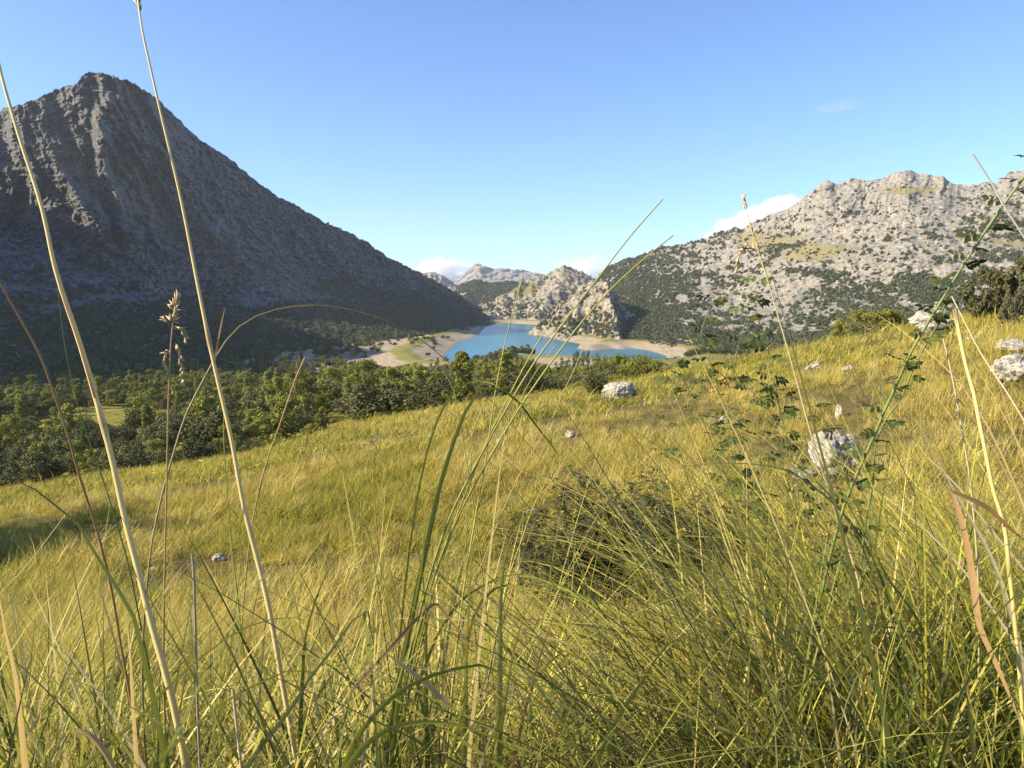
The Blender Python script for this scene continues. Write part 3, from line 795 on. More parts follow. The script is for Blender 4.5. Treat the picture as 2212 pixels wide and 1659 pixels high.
for (kd, small, j), ts in cells.items():
    ts.sort(key=lambda t: math.hypot(t[6] - LAND[j][1], 1.6 * (t[7] - LAND[j][2])))
    for k, t in enumerate(ts):
        nm, lb, gr = KN[kd]
        label = '%s%s, %s to the %s' % (small, lb, ORD[k], LAND[j][0]) if len(ts) > 1 else '%s%s by the %s' % (small, lb, LAND[j][0])
        place_tree(kd, int(rt.integers(0, 9)), t[0], t[1], t[2], t[4], t[5], rt.uniform(0, 6.28), nm, label, 'tree', gr)
# poplars by the water
ORD2 = ['first', 'second', 'third', 'fourth', 'fifth', 'sixth', 'seventh', 'eighth', 'ninth', 'tenth', 'eleventh', 'twelfth', 'thirteenth', 'fourteenth', 'fifteenth', 'sixteenth', 'seventeenth', 'eighteenth', 'nineteenth', 'twentieth', 'twenty-first', 'twenty-second', 'twenty-third']
for k in range(17):
    px = 1205 + k * 8.6 + rt.uniform(-3, 3); d = 620 + rt.uniform(-12, 12)
    x = apx(px) * d; z = float(valley_z(np.array([x]), np.array([d]))[0])
    hh = rt.uniform(11, 19) * (0.75 if k < 4 else 1)
    place_tree('poplar', k, x, d, z, hh, 24, rt.uniform(0, 6), 'poplar', 'slender blue-green poplar, %s from the left end of the row by the near lake shore' % ORD2[k], 'tree', 'row of poplars by the lake')

# the rest of the forest
far_pts = []
n_try = 7500
u = rt.random(n_try)
pxs = rt.uniform(-250, 1640, n_try); ds = 150 * (1600 / 150) ** u
ds = np.where(pxs > 1050, np.minimum(ds, 900), ds)
xs = np.array([apx(p) for p in pxs]) * ds
zs = valley_z(xs, ds); qx, qy = pix(xs, ds, zs); sdf = lake_sdf(xs, ds)
keep = (sdf > 18) & (rt.random(n_try) > clear(qx, qy) * 1.6) & (zs > -79) & ((ds > 300) | (rt.random(n_try) < 0.35)) & ~((qx > 1330) & (ds < 250)) & ~((qx > 1150) & (qx < 1290) & (ds > 560))
keep &= ~((qx > 820) & (qx < 1000) & (qy < 768) & (rt.random(n_try) < 0.85)) & ~((qx > 1440) & (rt.random(n_try) < 0.5))
tx = np.array([t[0] for t in T]); ty = np.array([t[1] for t in T])
near_ok = np.array([np.min(np.hypot(tx - a, ty - b)) > 8.0 for a, b in zip(xs, ds)])
keep &= near_ok
xs, ds, zs = xs[keep], ds[keep], zs[keep]
nF = len(xs); print('forest', nF)
def kind_protos(keys):
    out = []
    for k in keys:
        for cm, tm in KINDS[k]:
            out.append(bpy.data.objects.new('tree_kind', cm))
    return out
capx, _ = pix(xs, ds, zs)
capt = ray(capx, np.interp(capx, SKY_X, SKY_Y) + 3)[1] * ds - zs
pr = kind_protos(['oak', 'pine', 'round_pine'])
ki = rt.integers(0, 12, nF); ki = np.where(rt.random(nF) < 0.55, ki % 5, ki)
hh = np.where(ki < 5, rt.uniform(5.5, 9, nF), rt.uniform(7, 13, nF)); ww = hh * np.where(ki < 5, 1.35, 1.0)
lim = (capx > 740) & (ds < 900)
kk = np.where(lim, np.clip(capt / hh, 0.0, 1), 1.0); ok_ = kk > 0.3
hh = hh * kk; ww = ww * np.maximum(kk, 0.6)
xs, ds, zs, hh, ww, ki = xs[ok_], ds[ok_], zs[ok_], hh[ok_], ww[ok_], ki[ok_]
nF = len(xs)
scatter('forest', np.stack([xs, ds, zs - 0.2], 1), np.stack([0 * xs, 0 * xs, rt.uniform(0, 6.28, nF)], 1), np.stack([ww, ww, hh], 1), ki, pr, label='dense oak and pine wood on the valley floor', cat='forest')

# ---- scrub on the slopes
def scrub_proto(seed):
    r = np.random.default_rng(seed)
    n = 9
    c = unit(r.normal(size=(n, 3))) * np.array([0.26, 0.26, 0.24]) * (0.6 + 0.6 * r.random((n, 1))) + [0, 0, 0.22]
    v, f = leaf_cloud(c, 0.17 + 0.07 * r.random(n), 16, 0.12, r)
    return mesh_np('scrub_kind', v, f, M['scrub'], smooth=False, link=False)
def scrub_cover(name, G, n, dens, size, seed, label):
    r = np.random.default_rng(seed)
    W = dens(G['px'], G['py'], G['X'], G['Y'], G['Z'], G['V']).ravel()
    W = np.clip(W, 0, None); W = W / W.sum()
    i = r.choice(W.size, n, p=W)
    P = np.stack([G['X'].ravel()[i], G['Y'].ravel()[i], G['Z'].ravel()[i]], 1)
    s = size(G['px'].ravel()[i], G['py'].ravel()[i], r.random(n))
    P[:, 2] -= 0.15 * s
    rot = np.stack([r.normal(size=n) * 0.1, r.normal(size=n) * 0.1, r.random(n) * 6.28], 1)
    sc = np.stack([s, s, s * r.uniform(0.9, 1.25, n)], 1)
    scatter(name, P, rot, sc, r.integers(0, 4, n), [scrub_proto(seed + k) for k in range(4)], label=label, cat='scrub')

def d_right(px, py, X, Y, Z, V):
    n = 1.2 * fbm(X / 26, Y / 100, Z / 22, o=5, seed=401, g=0.72) + 0.3 * fbm(X / 130, Y / 300, Z / 60, o=2, seed=402)
    lvl = np.interp(py, [380, 450, 500, 560, 620, 700, 760], [0.06, 0.20, 0.34, 0.40, 0.43, 0.46, 0.60])
    lvl = lvl + 0.38 * sstep(1560, 1330, px) + 0.25 * gauss(px, py, 1700, 525, 60, 18) + 0.2 * gauss(px, py, 1850, 620, 140, 14)
    lvl = lvl - 0.25 * gauss(px, py, 1650, 660, 90, 40)
    d = sstep(-0.22, 0.22, n + (lvl - 0.5) * 1.6) * (0.35 + 0.65 * lvl)
    return d * (V > 0.08) * (V < 0.955) * (px > 1235) * (px < 2700) + 0.035 * (V < 0.95) * (py > 395)
scrub_cover('scrub', MR_G, 18500, d_right, lambda px, py, u: (5.0 + 6.5 * u ** 2) * np.interp(py, [400, 650], [0.9, 1.15]), 420, 'dark evergreen scrub dotting the pale limestone mountain')
def d_left(px, py, X, Y, Z, V):
    n = fbm(X / 60, Z / 30, o=4, seed=411)
    lvl = np.interp(V + 0.07 * fbm(X / 120, Z / 60, o=2, seed=415), [0.1, 0.2, 0.32, 0.5, 0.7, 0.95], [0.9, 0.62, 0.5, 0.34, 0.10, 0.01]) + 0.32 * sstep(500, 900, px) * sstep(430, 520, py)
    lvl = lvl + 0.35 * gauss(px, py, 450, 700, 300, 22)
    return sstep(-0.35, 0.2, n + (lvl - 0.45) * 1.8) * lvl * (V > 0.03) * (V < 0.955) * (px > -150)
scrub_cover('scrub', ML_G, 15000, d_left, lambda px, py, u: (5.0 + 7.0 * u ** 2) * np.interp(px, [0, 500, 1000], [0.95, 1.0, 1.25]) * np.interp(py, [450, 650, 760], [0.75, 1.0, 0.95]), 430, 'dark scrub and oaks climbing the shaded mountain wall')
def d_k(px, py, X, Y, Z, V):
    n = fbm(X / 40, Y / 40, o=4, seed=421)
    lv = np.interp(Z, [-72, -66, -20, 30], [0.2, 0.8, 0.45, 0.30]) + 0.25 * gauss(px, py, 1215, 722, 45, 14)
    return sstep(-0.2, 0.25, n + (lv - 0.45) * 1.7) * lv * (Z > -74)
scrub_cover('scrub', K2_G, 2600, d_k, lambda px, py, u: 4.5 + 6 * u ** 2, 440, 'scrub clinging to the sharp karst hill by the water')
scrub_cover('scrub', K1_G, 2800, d_k, lambda px, py, u: 7 + 8 * u ** 2, 450, 'scrub on the twin karst hill beyond the lake bend')
scrub_cover('scrub', H3_G, 2600, lambda px, py, X, Y, Z, V: (V > 0.05) * (V < 0.9) * sstep(-0.5, 0.1, fbm(X / 120, Z / 60, o=3, seed=431)) + 0.0, lambda px, py, u: 13 + 10 * u, 460, 'blue-green woods covering the low hill in the gap')

# ---- open-ground tussocks in the valley clearings
def tuft_proto(seed, nb, h0, h1, w, spread, mat, colors, r0=0.08, seg=3, lean=0.5):
    r = np.random.default_rng(seed)
    return blades_mesh('tuft_kind', r, np.stack([r.normal(size=nb) * r0, r.normal(size=nb) * r0, np.zeros(nb)], 1), r.random(nb) * 6.28, r.uniform(h0, h1, nb),
                       lean * np.abs(r.normal(size=nb)) * spread, r.uniform(0.3, 1.3, nb) * spread, w * r.uniform(0.6, 1.4, nb), seg, mat, colors, link=False)

def blades_geo(r, root, az, length, lean, curl, width, seg, colors, tipw=0.08, twist=0.5):
    nb = len(root)
    t = np.linspace(0, 1, seg + 1)
    th = lean[:, None] + curl[:, None] * t[None] ** 1.3                 # angle from vertical
    ds_ = (length / seg)[:, None]
    dx = np.sin(th) * ds_; dz = np.cos(th) * ds_
    hx = np.concatenate([np.zeros((nb, 1)), np.cumsum(dx[:, :-1], 1)], 1); hz_ = np.concatenate([np.zeros((nb, 1)), np.cumsum(dz[:, :-1], 1)], 1)
    ca, sa = np.cos(az), np.sin(az)
    P = root[:, None] + np.stack([hx * ca[:, None], hx * sa[:, None], hz_], -1)
    tw = r.normal(size=nb) * twist
    side = np.stack([-sa * np.cos(tw), ca * np.cos(tw), np.sin(tw)], 1)
    wd = (width[:, None] * (1 - (1 - tipw) * t[None] ** 1.6))[..., None] * 0.5
    L_ = P - side[:, None] * wd; R_ = P + side[:, None] * wd
    V = np.stack([L_, R_], 2).reshape(nb, -1, 3)
    k = (seg + 1) * 2
    base = np.arange(seg) * 2
    f = np.stack([base, base + 1, base + 3, base + 2], 1)
    Fc = (np.arange(nb)[:, None, None] * k + f[None]).reshape(-1, 4)
    cs = np.array([c[0] for c in colors]); pw = np.array([c[1] for c in colors], float); pw /= pw.sum()
    ci = r.choice(len(cs), nb, p=pw)
    base_c = cs[ci] * r.uniform(0.75, 1.25, (nb, 1))
    dry = np.array([0.42, 0.33, 0.14])
    tt = np.repeat(t, 2)[None, :, None]
    col = base_c[:, None] * (0.8 + 0.2 * tt) + (dry - base_c[:, None]) * 0.35 * tt ** 3
    return V.reshape(-1, 3), Fc, col.reshape(-1, 3)

def blades_mesh(name, r, root, az, length, lean, curl, width, seg, mat, colors, link=True, parent=None, **kw):
    V, Fc, col = blades_geo(r, root, az, length, lean, curl, width, seg, colors, **kw)
    return mesh_np(name, V, Fc, mat, smooth=True, attrs={'tint': col}, link=link, parent=parent)

M['grass'] = mat_leaf('grass_blade', None, None, 0.42, 0.5, attr=True, var=0.22)
YG = [((0.55, 0.45, 0.06), 5), ((0.42, 0.39, 0.05), 3), ((0.65, 0.52, 0.15), 3), ((0.18, 0.19, 0.03), 1)]

# ------------------------------------------------------------------ ray to ground
def ray_hit(px, py, d0=1.5, d1=110):
    a, e = ray(px, py); d = np.exp(np.linspace(math.log(d0), math.log(d1), 900))
    below = ground_z(a * d, d, False) > e * d
    i = int(np.argmax(below)) if below.any() else 899
    dd = float(d[i]); return float(a * dd), dd, float(ground_z(np.array([a * dd]), np.array([dd]))[0])

def gz(x, y): return float(ground_z(np.array([float(x)]), np.array([float(y)]))[0])

BL = [(1338, 866, 66, 36, 'white boulder on the crest beside the small round oak', 3), (1763, 805, 32, 24, 'small pale stone in the grass above the big pitted boulder', 5), (1835, 810, 26, 14, 'flat pale stone half sunk in grass near the crest', 7),
      (2028, 716, 78, 36, 'broad white outcrop on the crest below the round bushes', 9), (2192, 838, 64, 50, 'jagged grey-white rock in grass at the frame edge', 11), (2200, 770, 56, 26, 'tan sloping slab above the jagged rock at the frame edge', 13),
      (1808, 1042, 112, 98, 'large pitted white boulder beside the thorny green cane', 15), (1738, 1040, 60, 22, 'low grey slab at the foot of the large pitted boulder', 17), (1565, 916, 20, 18, 'little dark-sided stone behind the rose stems', 19), (1812, 902, 10, 26, 'thin upright pale stone standing in the grass', 21),
      (1090, 968, 32, 18, 'white stone in the meadow above the rose bush', 23), (1233, 950, 22, 13, 'small white stone just above the rose bush', 25), (1008, 1001, 22, 12, 'white stone beside the broad green blade', 27), (868, 1103, 24, 11, 'small white stone in the mid meadow by the thin stems', 29),
      (345, 1190, 18, 13, 'grey-white stone at the edge of the dark gully', 31), (471, 1212, 26, 13, 'pale stone below the small stone of the gully edge', 33), (331, 1227, 20, 8, 'flat pale stone inside the gully grass', 35), (733, 1240, 36, 15, 'speckled white stone half hidden in grass below the dark arching blade', 37),
      (264, 1048, 12, 8, 'tiny white stone behind the thickest dry stalk', 39), (2135, 722, 26, 9, 'flat white stone on the slope below the round bushes', 41), (2106, 735, 20, 12, 'small white stone next to the flat one on the slope', 43), (1480, 955, 12, 8, 'tiny pale stone among the rose twigs', 45),
      (630, 985, 22, 8, 'thin pale stone on the crest by the pines', 49), (1140, 862, 14, 9, 'white stone on the crest before the small round oak', 51), (985, 905, 16, 7, 'thin pale stone on the crest near the pine', 53),
      (1150, 1120, 30, 10, 'flat dull stone beside the rose bush edge', 55), (1925, 780, 20, 8, 'low stone on the grassy crest below the bushes', 57), (905, 1165, 10, 6, 'tiny stone in the meadow behind the stems', 59)]
BUSH = [(1330, 1300, 400), (1140, 1215, 150), (1560, 1230, 240)]
OPEN = [(*ray_hit(b[0], b[1])[:2], b[2] / F * 0.62) for b in BL if b[2] >= 20] + [(*ray_hit(b[0], b[1] + 12)[:2], b[2] / F * 0.42) for b in BUSH]
# ------------------------------------------------------------------ meadow
rg = np.random.default_rng(1234)
def sample(n, d0, d1, amax=0.98):
    d = np.sqrt(rg.uniform(d0 ** 2, d1 ** 2, n)); a = rg.uniform(-amax, amax, n)
    return a * d, d
protos = []
YG_G = [((0.42, 0.39, 0.05), 4), ((0.30, 0.31, 0.045), 4), ((0.52, 0.44, 0.08), 3), ((0.13, 0.16, 0.03), 1.5)]
YG_S = [((0.63, 0.51, 0.11), 5), ((0.54, 0.45, 0.075), 3), ((0.72, 0.58, 0.24), 2.5), ((0.24, 0.20, 0.06), 1.2)]
YG_B = [((0.17, 0.12, 0.06), 5), ((0.27, 0.20, 0.09), 3), ((0.36, 0.28, 0.08), 2)]
SETS = [YG, YG_G, YG_S, YG, YG_G, YG_B]
for k, st in enumerate(SETS): protos.append(tuft_proto(600 + k, 95, 0.22, 0.58, 0.0038, 1.1, M['grass'], st, 0.10, 5, 0.5))
for k, st in enumerate(SETS): protos.append(tuft_proto(620 + k, 75, 0.16, 0.44, 0.0085, 1.1, M['grass'], st, 0.13, 4, 0.5))
for k, st in enumerate(SETS): protos.append(tuft_proto(640 + k, 55, 0.16, 0.46, 0.022, 1.1, M['grass'], st, 0.22, 3, 0.55))
P_ = []; I_ = []; S_ = []
for n, d0, d1, lo, s0 in [(2500, 3.1, 9, 0, 0.85), (8200, 9, 30, 6, 1.0), (18000, 30, 100, 12, 1.1)]:
    x, y = sample(n, d0, d1)
    nz = fbm(x / 1.7, y / 1.7, o=3, seed=701) + 0.7 * fbm(x / 8, y / 10, o=3, seed=703)
    kp = rg.random(n) < np.clip(0.75 + 1.1 * nz, 0.16, 1)
    for ox, oy, ow in OPEN:                       # no tall tufts right against the stones and the rose bush
        rr_ = ow * oy; fr = y < oy + rr_
        kp &= ~((np.abs(x / y - ox / oy) < ow) & (y > oy - rr_ * 2.2 - 0.25) & fr)
    x, y, nz = x[kp], y[kp], nz[kp]
    z = ground_z(x, y) - 0.02
    P_.append(np.stack([x, y, z], 1))
    cn = fbm(x / 5, y / 7, o=3, seed=705) + 0.25 * rg.normal(size=len(x))           # greener and drier drifts
    ix = np.where(cn < -0.36, 1, np.where(cn < -0.22, 4, np.where(cn > 0.02, 2, np.where(rg.random(len(x)) < 0.5, 0, 3))))
    ix = np.where(rg.random(len(x)) < np.clip(0.02 - 0.5 * nz, 0.01, 0.5), 5, ix)
    I_.append(lo + ix)
    s = s0 * rg.lognormal(0, 0.25, len(x)) * (1 + 0.5 * nz)
    S_.append(np.stack([s * 1.2, s * 1.2, s * rg.uniform(0.75, 1.15, len(x))], 1))
P_ = np.concatenate(P_); I_ = np.concatenate(I_); S_ = np.concatenate(S_)
wd = 1.6 * fbm(P_[:, 0] / 4, P_[:, 1] / 4, o=2, seed=707)
R_ = np.stack([rg.normal(0, 0.14, len(P_)), rg.normal(0.18, 0.16, len(P_)), wd + rg.normal(0, 0.6, len(P_))], 1)
scatter('grass', P_, R_, S_, I_, protos, label='yellow-green tussocky grass covering the sloping hillside', cat='grass')

# grass of the open fields in the valley
n = 16000
d = 100 * (420 / 100) ** rg.random(n); px = rg.uniform(-150, 1600, n)
x = np.array([apx(p) for p in px]) * d; z = valley_z(x, d); qx, qy = pix(x, d, z)
kp = (clear(qx, qy) > 0.12) | (d < 140)
kp &= rg.random(n) < 0.35 + 0.65 * sstep(-0.2, 0.3, fbm(x / 9, d / 9, o=3, seed=711))
x, d, z = x[kp], d[kp], z[kp]; n = len(x)
s = rg.uniform(1.0, 2.2, n)
scatter('field_grass', np.stack([x, d, z - 0.05], 1), np.stack([0 * x, 0 * x, rg.uniform(0, 6.28, n)], 1), np.stack([s * 1.3, s * 1.3, s * 0.8], 1), rg.integers(0, 3, n),
        [tuft_proto(660 + k, 40, 0.25, 0.6, 0.06, 1.1, M['grass'], YG, 0.3, 3, 0.5) for k in range(3)], label='yellow grass tufts in the open fields between the trees', cat='grass')

# ------------------------------------------------------------------ road and track
def ribbon(name, pts, width, mat, zf, up=0.12):
    P = np.array(pts, float)
    t = np.linspace(0, len(P) - 1, 60); X = np.interp(t, range(len(P)), P[:, 0]); Y = np.interp(t, range(len(P)), P[:, 1])
    T_ = unit(np.stack([np.gradient(X), np.gradient(Y)], 1)); nrm = np.stack([-T_[:, 1], T_[:, 0]], 1)
    V = []
    for s in np.linspace(-1, 1, 5):
        xx = X + nrm[:, 0] * width / 2 * s; yy = Y + nrm[:, 1] * width / 2 * s
        V.append(np.stack([xx, yy, zf(X, Y) + up - 0.02 * s * s], 1))
    V = np.stack(V, 1).reshape(-1, 3)
    return tag(mesh_np(name, V, grid_faces(60, 5), mat), kind='structure')
def mat_simple(name, c0, c1, scale=3, rough=0.9, bump=0.02):
    k = N(name); pos = k.n('ShaderNodeNewGeometry').outputs['Position']
    n = k.noise(scale, 6, 0.65, pos)
    return k.done(k.principled(k.ramp(n, [(0.35, c0), (0.65, c1)]), rough, n, bump))
M['asphalt'] = mat_simple('asphalt', (0.10, 0.10, 0.11), (0.15, 0.15, 0.16), 2)
M['dirt'] = mat_simple('dirt', (0.30, 0.20, 0.13), (0.46, 0.34, 0.24), 0.6)
def on_valley(px, py, d0=95, d1=700):
    a, e = ray(px, py); d = np.linspace(d0, d1, 2500); z = valley_z(a * d, d)
    b = z > e * d; i = int(np.argmax(b)) if b.any() else 2499
    return (float(a * d[i]), float(d[i]))
ribbon('road', [on_valley(345, 992), on_valley(335, 1003), on_valley(322, 1016), on_valley(296, 1034)], 3.6, M['asphalt'], valley_z, 0.25)
ribbon('track', [on_valley(590, 838), on_valley(660, 829), on_valley(730, 828), on_valley(810, 832), on_valley(900, 834), on_valley(955, 833), on_valley(1010, 822)], 7, M['dirt'], valley_z, 0.5)

# ------------------------------------------------------------------ boulders
def mat_boulder():
    k = N('limestone_boulder'); pos = k.n('ShaderNodeTexCoord').outputs['Object']
    n1 = k.noise(2.2, 8, 0.7, pos); n2 = k.noise(9, 6, 0.7, pos); n3 = k.noise(1.3, 3, 0.6, pos)
    c = k.ramp(n1, [(0.32, (0.13, 0.115, 0.095)), (0.48, (0.42, 0.38, 0.315)), (0.66, (0.60, 0.55, 0.46))])
    c = k.mix(k.ramp(n2, [(0.42, 0.8), (0.52, 0.0)]), c, (0.13, 0.12, 0.11))
    c = k.mix(k.ramp(n3, [(0.6, 0.0), (0.7, 0.45)]), c, (0.42, 0.30, 0.16))
    return k.done(k.principled(c, 0.9, k.math('ADD', n1, n2), 0.05, 1.0, 0.15))
M['boulder'] = mat_boulder()
import bmesh
def ico(sub):
    bm = bmesh.new(); bmesh.ops.create_icosphere(bm, subdivisions=sub, radius=1)
    v = np.array([x.co[:] for x in bm.verts]); f = np.array([[q.index for q in fc.verts] for fc in bm.faces]); bm.free()
    return v, f
ICO4, ICO2 = ico(5), ico(2)
def boulder(px, py, w, h, label, seed, name='boulder', flat=0.8, group='white limestone rocks on the hillside'):
    """px, py: middle of the foot; w, h in photo pixels"""
    x, d, z = ray_hit(px, py)
    W = w / F * d * 1.06; H = h / F * d * 1.15
    v, f = ICO4 if w > 28 else ico(4)
    r = np.random.default_rng(seed); o = r.uniform(0, 50, 3)
    q = v.copy()
    # chop with a few planes for angular faces, then roughen
    for k in range(9):
        nrm = unit(r.normal(size=3)); dcut = r.uniform(0.50, 0.85)
        s = q @ nrm; q = q - np.maximum(s - dcut, 0)[:, None] * nrm * 0.85
    n = 0.16 * fbm(q[:, 0] * 1.6 + o[0], q[:, 1] * 1.6 + o[1], q[:, 2] * 1.6 + o[2], o=3, seed=seed) - 0.20 * (ridged(q[:, 0] * 2.6 + o[0], q[:, 1] * 2.6, q[:, 2] * 3.4 + o[2], o=3, seed=seed + 2) - 0.5) \
        + 0.07 * fbm(q[:, 0] * 8, q[:, 1] * 8, q[:, 2] * 8, o=3, seed=seed + 4)
    q = q * (1 + n)[:, None]
    q[:, 0] *= W * 0.55; q[:, 1] *= max(W, H) * 0.5; q[:, 2] *= H * 0.62
    o_ = mesh_np(name, q, f, M['boulder'])
    o_.location = (x, d + W * 0.3, z + H * 0.40); o_.rotation_euler = (0, 0, r.uniform(-0.3, 0.3))
    tag(o_, label, 'rock', group)
    return o_
for b in BL: boulder(*b[:5], b[5])

# ------------------------------------------------------------------ low grey-brown shrubs in the meadow
M['heath'] = mat_leaf('dry_shrub_leaf', (0.09, 0.07, 0.045), (0.17, 0.135, 0.07), 0.1, 0.8, var=0.2)
hv = []
for k in range(3):
    r = np.random.default_rng(800 + k)
    c = unit(r.normal(size=(14, 3))) * np.array([0.34, 0.34, 0.2]) * r.random((14, 1)) + [0, 0, 0.22]
    v, f = leaf_cloud(c, 0.14 + 0.06 * r.random(14), 42, 0.022, r)
    hv.append(mesh_np('foliage', v, f, M['heath'], smooth=False, link=False).data)
SHR = [(350, 1085, 26), (700, 1105, 22), (812, 1045, 22), (905, 1035, 36), (845, 1020, 18), (760, 1075, 16), (585, 1150, 34), (640, 1165, 26), (1150, 985, 24), (1052, 925, 20), (960, 960, 16), (545, 1060, 14), (1310, 930, 26), (1420, 905, 20), (1700, 905, 34), (1860, 880, 40), (1955, 815, 40), (1100, 1040, 30), (860, 1190, 34), (700, 1190, 28), (250, 1105, 20), (480, 1110, 16)]
rank = {k: i for i, k in enumerate(sorted(range(len(SHR)), key=lambda q: SHR[q][0]))}
for k, (px, py, w) in enumerate(SHR):
    x, d, z = ray_hit(px, py)
    s = w / F * d * 1.7
    r_ = bpy.data.objects.new('low_shrub', None); C.objects.link(r_); r_.location = (x, d, z); r_.scale = (s, s, s * 0.9); r_.rotation_euler = (0, 0, k)
    f_ = bpy.data.objects.new('foliage', hv[k % 3]); C.objects.link(f_); f_.parent = r_
    tag(r_, 'low dry brownish shrub in the yellow meadow, %s from the left' % ORD2[rank[k]], 'shrub', 'low brown shrubs in the meadow')

# ------------------------------------------------------------------ bushes at the crest
def bush(px, py, w, h, d, label, seed, mat, n=60, per=130, leaf=0.030, name='olive_bush'):
    a, e = ray(px, py); x = a * d; z = gz(x, d) - 0.1
    top = float(ray(px, py - h)[1]) * d; H = top - z; W = w / F * d
    r = np.random.default_rng(seed)
    c = unit(r.normal(size=(n, 3))) * (0.30 + 0.22 * r.random((n, 1))) * [1, 1, 0.95] + [0, 0, 0.5]
    c[:, 2] = np.clip(c[:, 2], 0.12, 1)
    v, f = leaf_cloud(c, 0.07 + 0.07 * r.random(n), per, leaf, r, flat=0.9)
    root = bpy.data.objects.new(name, None); C.objects.link(root); root.location = (x, d, z)
    v = v * [W, W, H]
    mesh_np('crown', v, f, mat, parent=root, smooth=False)
    parts = []
    for k in range(9):
        an = r.random() * 6.28; q = r.uniform(0.1, 0.36)
        parts.append(tube([(0, 0, -0.1), (0.3 * q * math.cos(an) * W, 0.3 * q * math.sin(an) * W, 0.35 * H), (q * math.cos(an) * W, q * math.sin(an) * W, 0.8 * H)], [0.05, 0.035, 0.012], 5))
    tv, tf = join(parts)
    mesh_np('trunk', tv, tf, M['bark'], parent=root)
    tag(root, label, 'bush', 'bushes on the crest')
bush(2135, 682, 96, 108, 44, 'big round grey-green bush on the crest over the white outcrop', 901, M['olive'])
bush(2222, 680, 110, 128, 42, 'dense bush cut by the frame edge beside the big round one', 903, M['olive'])
bush(2190, 672, 56, 54, 38, 'lower paler bush between the two big crest bushes', 905, M['olive'], 40, 90)
# small oak on the near side of the crest
xo, do, zo = ray_hit(1284, 868)
place_tree('oak', 1, xo, do, zo - 0.1, 74 / F * do, 66 / F * do, 0.4, 'holm_oak', 'small round holm oak on the crest beside the white boulder', 'tree', 'holm oaks on the crest')

# ------------------------------------------------------------------ close plants
def mat_blade(name, rough=0.42, trans=0.35):
    k = N(name)
    col = k.attr('tint').outputs['Color']; ac = k.attr('across').outputs['Fac']; al = k.attr('along').outputs['Fac']
    vec = k.n('ShaderNodeCombineXYZ', {0: k.math('MULTIPLY', ac, 7.0), 1: k.math('MULTIPLY', al, 6.0)}).outputs[0]
    st = k.noise(1.0, 4, 0.7, vec)
    vec2 = k.n('ShaderNodeCombineXYZ', {0: k.math('MULTIPLY', ac, 1.2), 1: k.math('MULTIPLY', al, 60.0)}).outputs[0]
    sp = k.noise(1.0, 3, 0.7, vec2)
    c = k.mix(k.ramp(st, [(0.35, 0.55), (0.65, 0.0)]), col, k.mix(1.0, col, (0.60, 0.55, 0.42), 'MULTIPLY'))
    c = k.mix(k.ramp(sp, [(0.62, 0.0), (0.72, 0.5)]), c, (0.30, 0.20, 0.09))
    d = k.principled(c, rough, st, 0.0006, spec=0.4)
    t = k.n('ShaderNodeBsdfTranslucent', {'Color': c})
    return k.done(k.n('ShaderNodeMixShader', {0: trans, 1: d.outputs[0], 2: t.outputs[0]}))
M['blade'] = mat_blade('wide_grass_blade')
M['straw'] = mat_blade('dry_straw', 0.5, 0.05)
GREEN, OLIVE, YEL = (0.085, 0.135, 0.022), (0.17, 0.19, 0.035), (0.34, 0.33, 0.06)
STRAW, TAN, PALE, BROWN, RUST, GREY = (0.80, 0.58, 0.22), (0.46, 0.29, 0.13), (0.60, 0.50, 0.30), (0.20, 0.12, 0.06), (0.40, 0.20, 0.08), (0.30, 0.27, 0.24)
BLUEG = (0.13, 0.16, 0.065)

def catmull(P, n):
    """smooth curve through the points, parametrised by chord length"""
    P = np.asarray(P, float)
    if len(P) == 2: return P[0] + (P[1] - P[0]) * np.linspace(0, 1, n)[:, None]
    h = np.maximum(np.linalg.norm(np.diff(P, axis=0), axis=1), 1e-6); s = np.concatenate([[0], np.cumsum(h)])
    sl = np.diff(P, axis=0) / h[:, None]; m = np.empty_like(P)
    m[1:-1] = (sl[:-1] * h[1:, None] + sl[1:] * h[:-1, None]) / (h[:-1] + h[1:])[:, None]; m[0] = sl[0]; m[-1] = sl[-1]
    u = np.linspace(0, s[-1], n); i = np.clip(np.searchsorted(s, u, side='right') - 1, 0, len(h) - 1)
    t = ((u - s[i]) / h[i])[:, None]; H = h[i][:, None]
    return (2 * t ** 3 - 3 * t ** 2 + 1) * P[i] + (t ** 3 - 2 * t ** 2 + t) * H * m[i] + (-2 * t ** 3 + 3 * t ** 2) * P[i + 1] + (t ** 3 - t ** 2) * H * m[i + 1]

def px_path(pts, dep, root=True, dd=0.0):
    """photo pixels, tip first, foot last; dep: depth or [tip, foot]"""
    n = len(pts)
    dep = np.interp(np.linspace(0, 1, n), [0, 1], dep) if isinstance(dep, (list, tuple)) else np.full(n, float(dep))
    W = [at(p[0], p[1], d) for p, d in zip(pts, dep)]
    if root:
        a, b = np.array(W[-2]), np.array(W[-1]); g = gz(b[0], b[1] + 0.08)
        if b[2] > g + 0.02:
            dirn = (b - a) / max(1e-6, abs(b[2] - a[2])); drop = b[2] - g + 0.03
            dx = np.clip(dirn[0], -0.5, 0.5) * drop * 0.5
            W.append((b[0] + dx, b[1] + 0.06, g - 0.03))
    return np.array(W)

